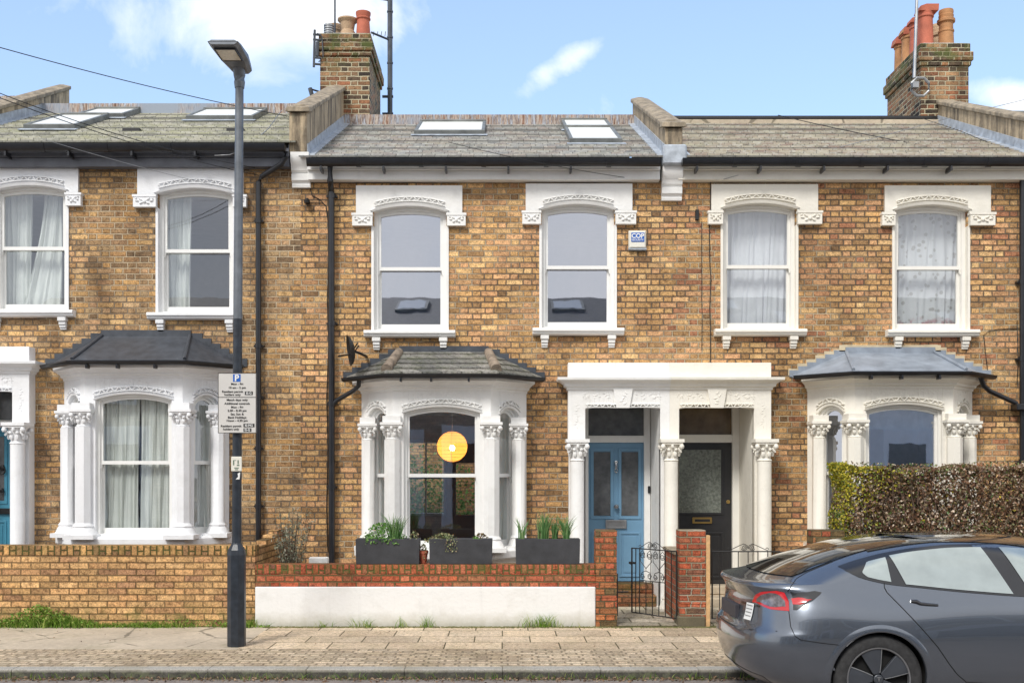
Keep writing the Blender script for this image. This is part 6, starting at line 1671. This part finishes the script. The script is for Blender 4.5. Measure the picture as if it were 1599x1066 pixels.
# wheels
for sd in both:
    for wx, wz in WHEELS:
        w_ = MB(); yo = sd*.905; i_ = -sd
        prof = [(.238, .0), (.244, -.004), (.262, -.007), (.300, -.005), (.322, .004), (.333, .022), (.335, .05), (.335, .19), (.325, .215), (.24, .215)]
        cpos = carp(wx, yo, wz)
        w_.lathe([(r, i_*h_) for r, h_ in prof], cpos, 56, 'y', cap=False)
        wh = w_.build('wheel', M_rubber, car, smooth='auto')
        q = MB(); q.lathe([(.241, i_*.002), (.236, i_*-.006), (.229, i_*-.002), (.224, i_*.03)], cpos, 56, 'y', cap=False); q.build('rim', plain('rim_silver', (.40, .41, .43), .3, metal=.8, var=.1), wh, smooth='auto')
        q = MB(); q.lathe([(.23, i_*.055), (.001, i_*.045)], cpos, 40, 'y'); q.build('brake_shade', M_well, wh)
        q = MB()
        for k in range(5):
            a0 = R(90+72*k)+.25*(-sd)
            def pp(r, a, d_): return (cpos[0]+r*math.cos(a), cpos[1]+i_*d_, cpos[2]+r*math.sin(a))
            A = [pp(.045, a0-.55, .012), pp(.228, a0-.36, .010), pp(.231, a0-.12, .004), pp(.231, a0+.12, .004), pp(.228, a0+.36, .010), pp(.045, a0+.55, .012)]
            B = [(p[0], p[1]+i_*.030, p[2]) for p in A]
            q.loft([A, B])
        q.build('wheel_cover', M_cover, wh, bevel=.004)
        q = MB()
        for k in range(5):
            a0 = R(90+72*k)+.25*(-sd)
            for a, b_ in ((-.36, -.5),):
                q.tube([pp(.228, a0+a, .008), pp(.12, a0+a*1.15, .009), pp(.05, a0+b_, .010)], .0032, 5)
        q.build('spoke_edge', M_alu, wh)
        q = MB(); q.lathe([(.001, -.006*i_), (.030, -.005*i_), (.036, .0), (.036, i_*.02)], (cpos[0], cpos[1]+i_*.006, cpos[2]), 24, 'y'); hb = q.build('hub_cap', M_cover, wh, smooth='auto')
        if sd < 0:
            q = MB(); yq = cpos[1]-.002+i_*0
            q.prism([(cpos[0]-.018, cpos[2]+.013), (cpos[0], cpos[2]+.010), (cpos[0]+.018, cpos[2]+.013), (cpos[0]+.014, cpos[2]+.018), (cpos[0], cpos[2]+.020), (cpos[0]-.014, cpos[2]+.018)], yq-.003, yq)
            q.prism([(cpos[0]-.006, cpos[2]+.008), (cpos[0]+.006, cpos[2]+.008), (cpos[0], cpos[2]-.020)], yq-.003, yq); q.build('wheel_emblem', M_alu, wh)

# ------------------------------------------------------------ the row across the street (seen in the window and car reflections)
YO = -2.4
M_opb = bricks('opposite_brick', [(.40, .33, .26), (.50, .42, .33), (.55, .46, .36)], (.35, .30, .24)); M_opw = plain('opposite_white_render', (.84, .78, .70), .8); M_ops = plain('opposite_slates', (.075, .077, .082), .6, var=.3, scale=7)
for k, x0 in enumerate((-14.4, -9.6, -4.8, 0, 4.8, 9.6)):
    o = empty('terraced_house', (x0+2.4, YO, 0), 'brick terraced house across the street, seen only as a reflection in the windows', 'house', 'houses across the street')
    q = MB(); q.box(x0+.01, x0+4.79, YO-7, YO, -.1, 5.9); q.build('wall', M_opw if x0 > 9 else M_opb, o)
    q = MB(); q.loft([[(x0, YO+.2, 5.88), (x0, YO-3.2, 7.4), (x0, YO-7.2, 5.9)], [(x0+4.8, YO+.2, 5.88), (x0+4.8, YO-3.2, 7.4), (x0+4.8, YO-7.2, 5.9)]]); rf = q.build('roof', M_ops, o)
    th = math.atan(1.52/3.4); M = Matrix(((1, 0, 0, 0), (0, -math.cos(th), math.sin(th), YO+.2), (0, math.sin(th), math.cos(th), 5.88), (0, 0, 0, 1)))
    for sx_, v0 in ((1.5, 2.0), (3.3, .7)):
        q = MB(); q.M = M; q.box(x0+sx_, x0+sx_+1.0, v0, v0+1.1, 0, .09); s1 = q.build('skylight', M_skyf, rf); q = MB(); q.M = M; q.box(x0+sx_+.09, x0+sx_+.91, v0+.09, v0+1.01, .0, .10); q.build('skylight_pane', M_skyl2, s1)
    for (a, b, z0, z1) in ((.7, 1.7, 3.8, 5.4), (3.1, 4.1, 3.8, 5.4)):
        q = MB(); q.box(x0+a-.1, x0+b+.1, YO, YO+.06, z0-.1, z1+.3); w1 = q.build('window', M_white_m, o); q = MB(); q.box(x0+a, x0+b, YO+.05, YO+.07, z0, z1); q.build('window_pane', M_doorglass, w1)
    a, b = (.4, 2.6)
    q = MB(); q.loft([[(x0+a, YO, 0), (x0+b, YO, 0), (x0+b-.45, YO+.5, 0), (x0+a+.45, YO+.5, 0)], [(x0+a, YO, 3.0), (x0+b, YO, 3.0), (x0+b-.45, YO+.5, 3.0), (x0+a+.45, YO+.5, 3.0)]]); w1 = q.build('bay_window', M_white_m, o)
    q = MB(); q.box(x0+a+.6, x0+b-.6, YO+.5, YO+.52, .9, 2.6); q.build('window_pane', M_doorglass, w1)
    q = MB(); q.box(x0+3.1, x0+4.6, YO, YO+.2, 0, 3.1); w1 = q.build('porch', M_white_m, o); q = MB(); q.box(x0+3.4, x0+4.3, YO+.2, YO+.22, 0.2, 2.6); q.build('door', M_blkdoor, w1)
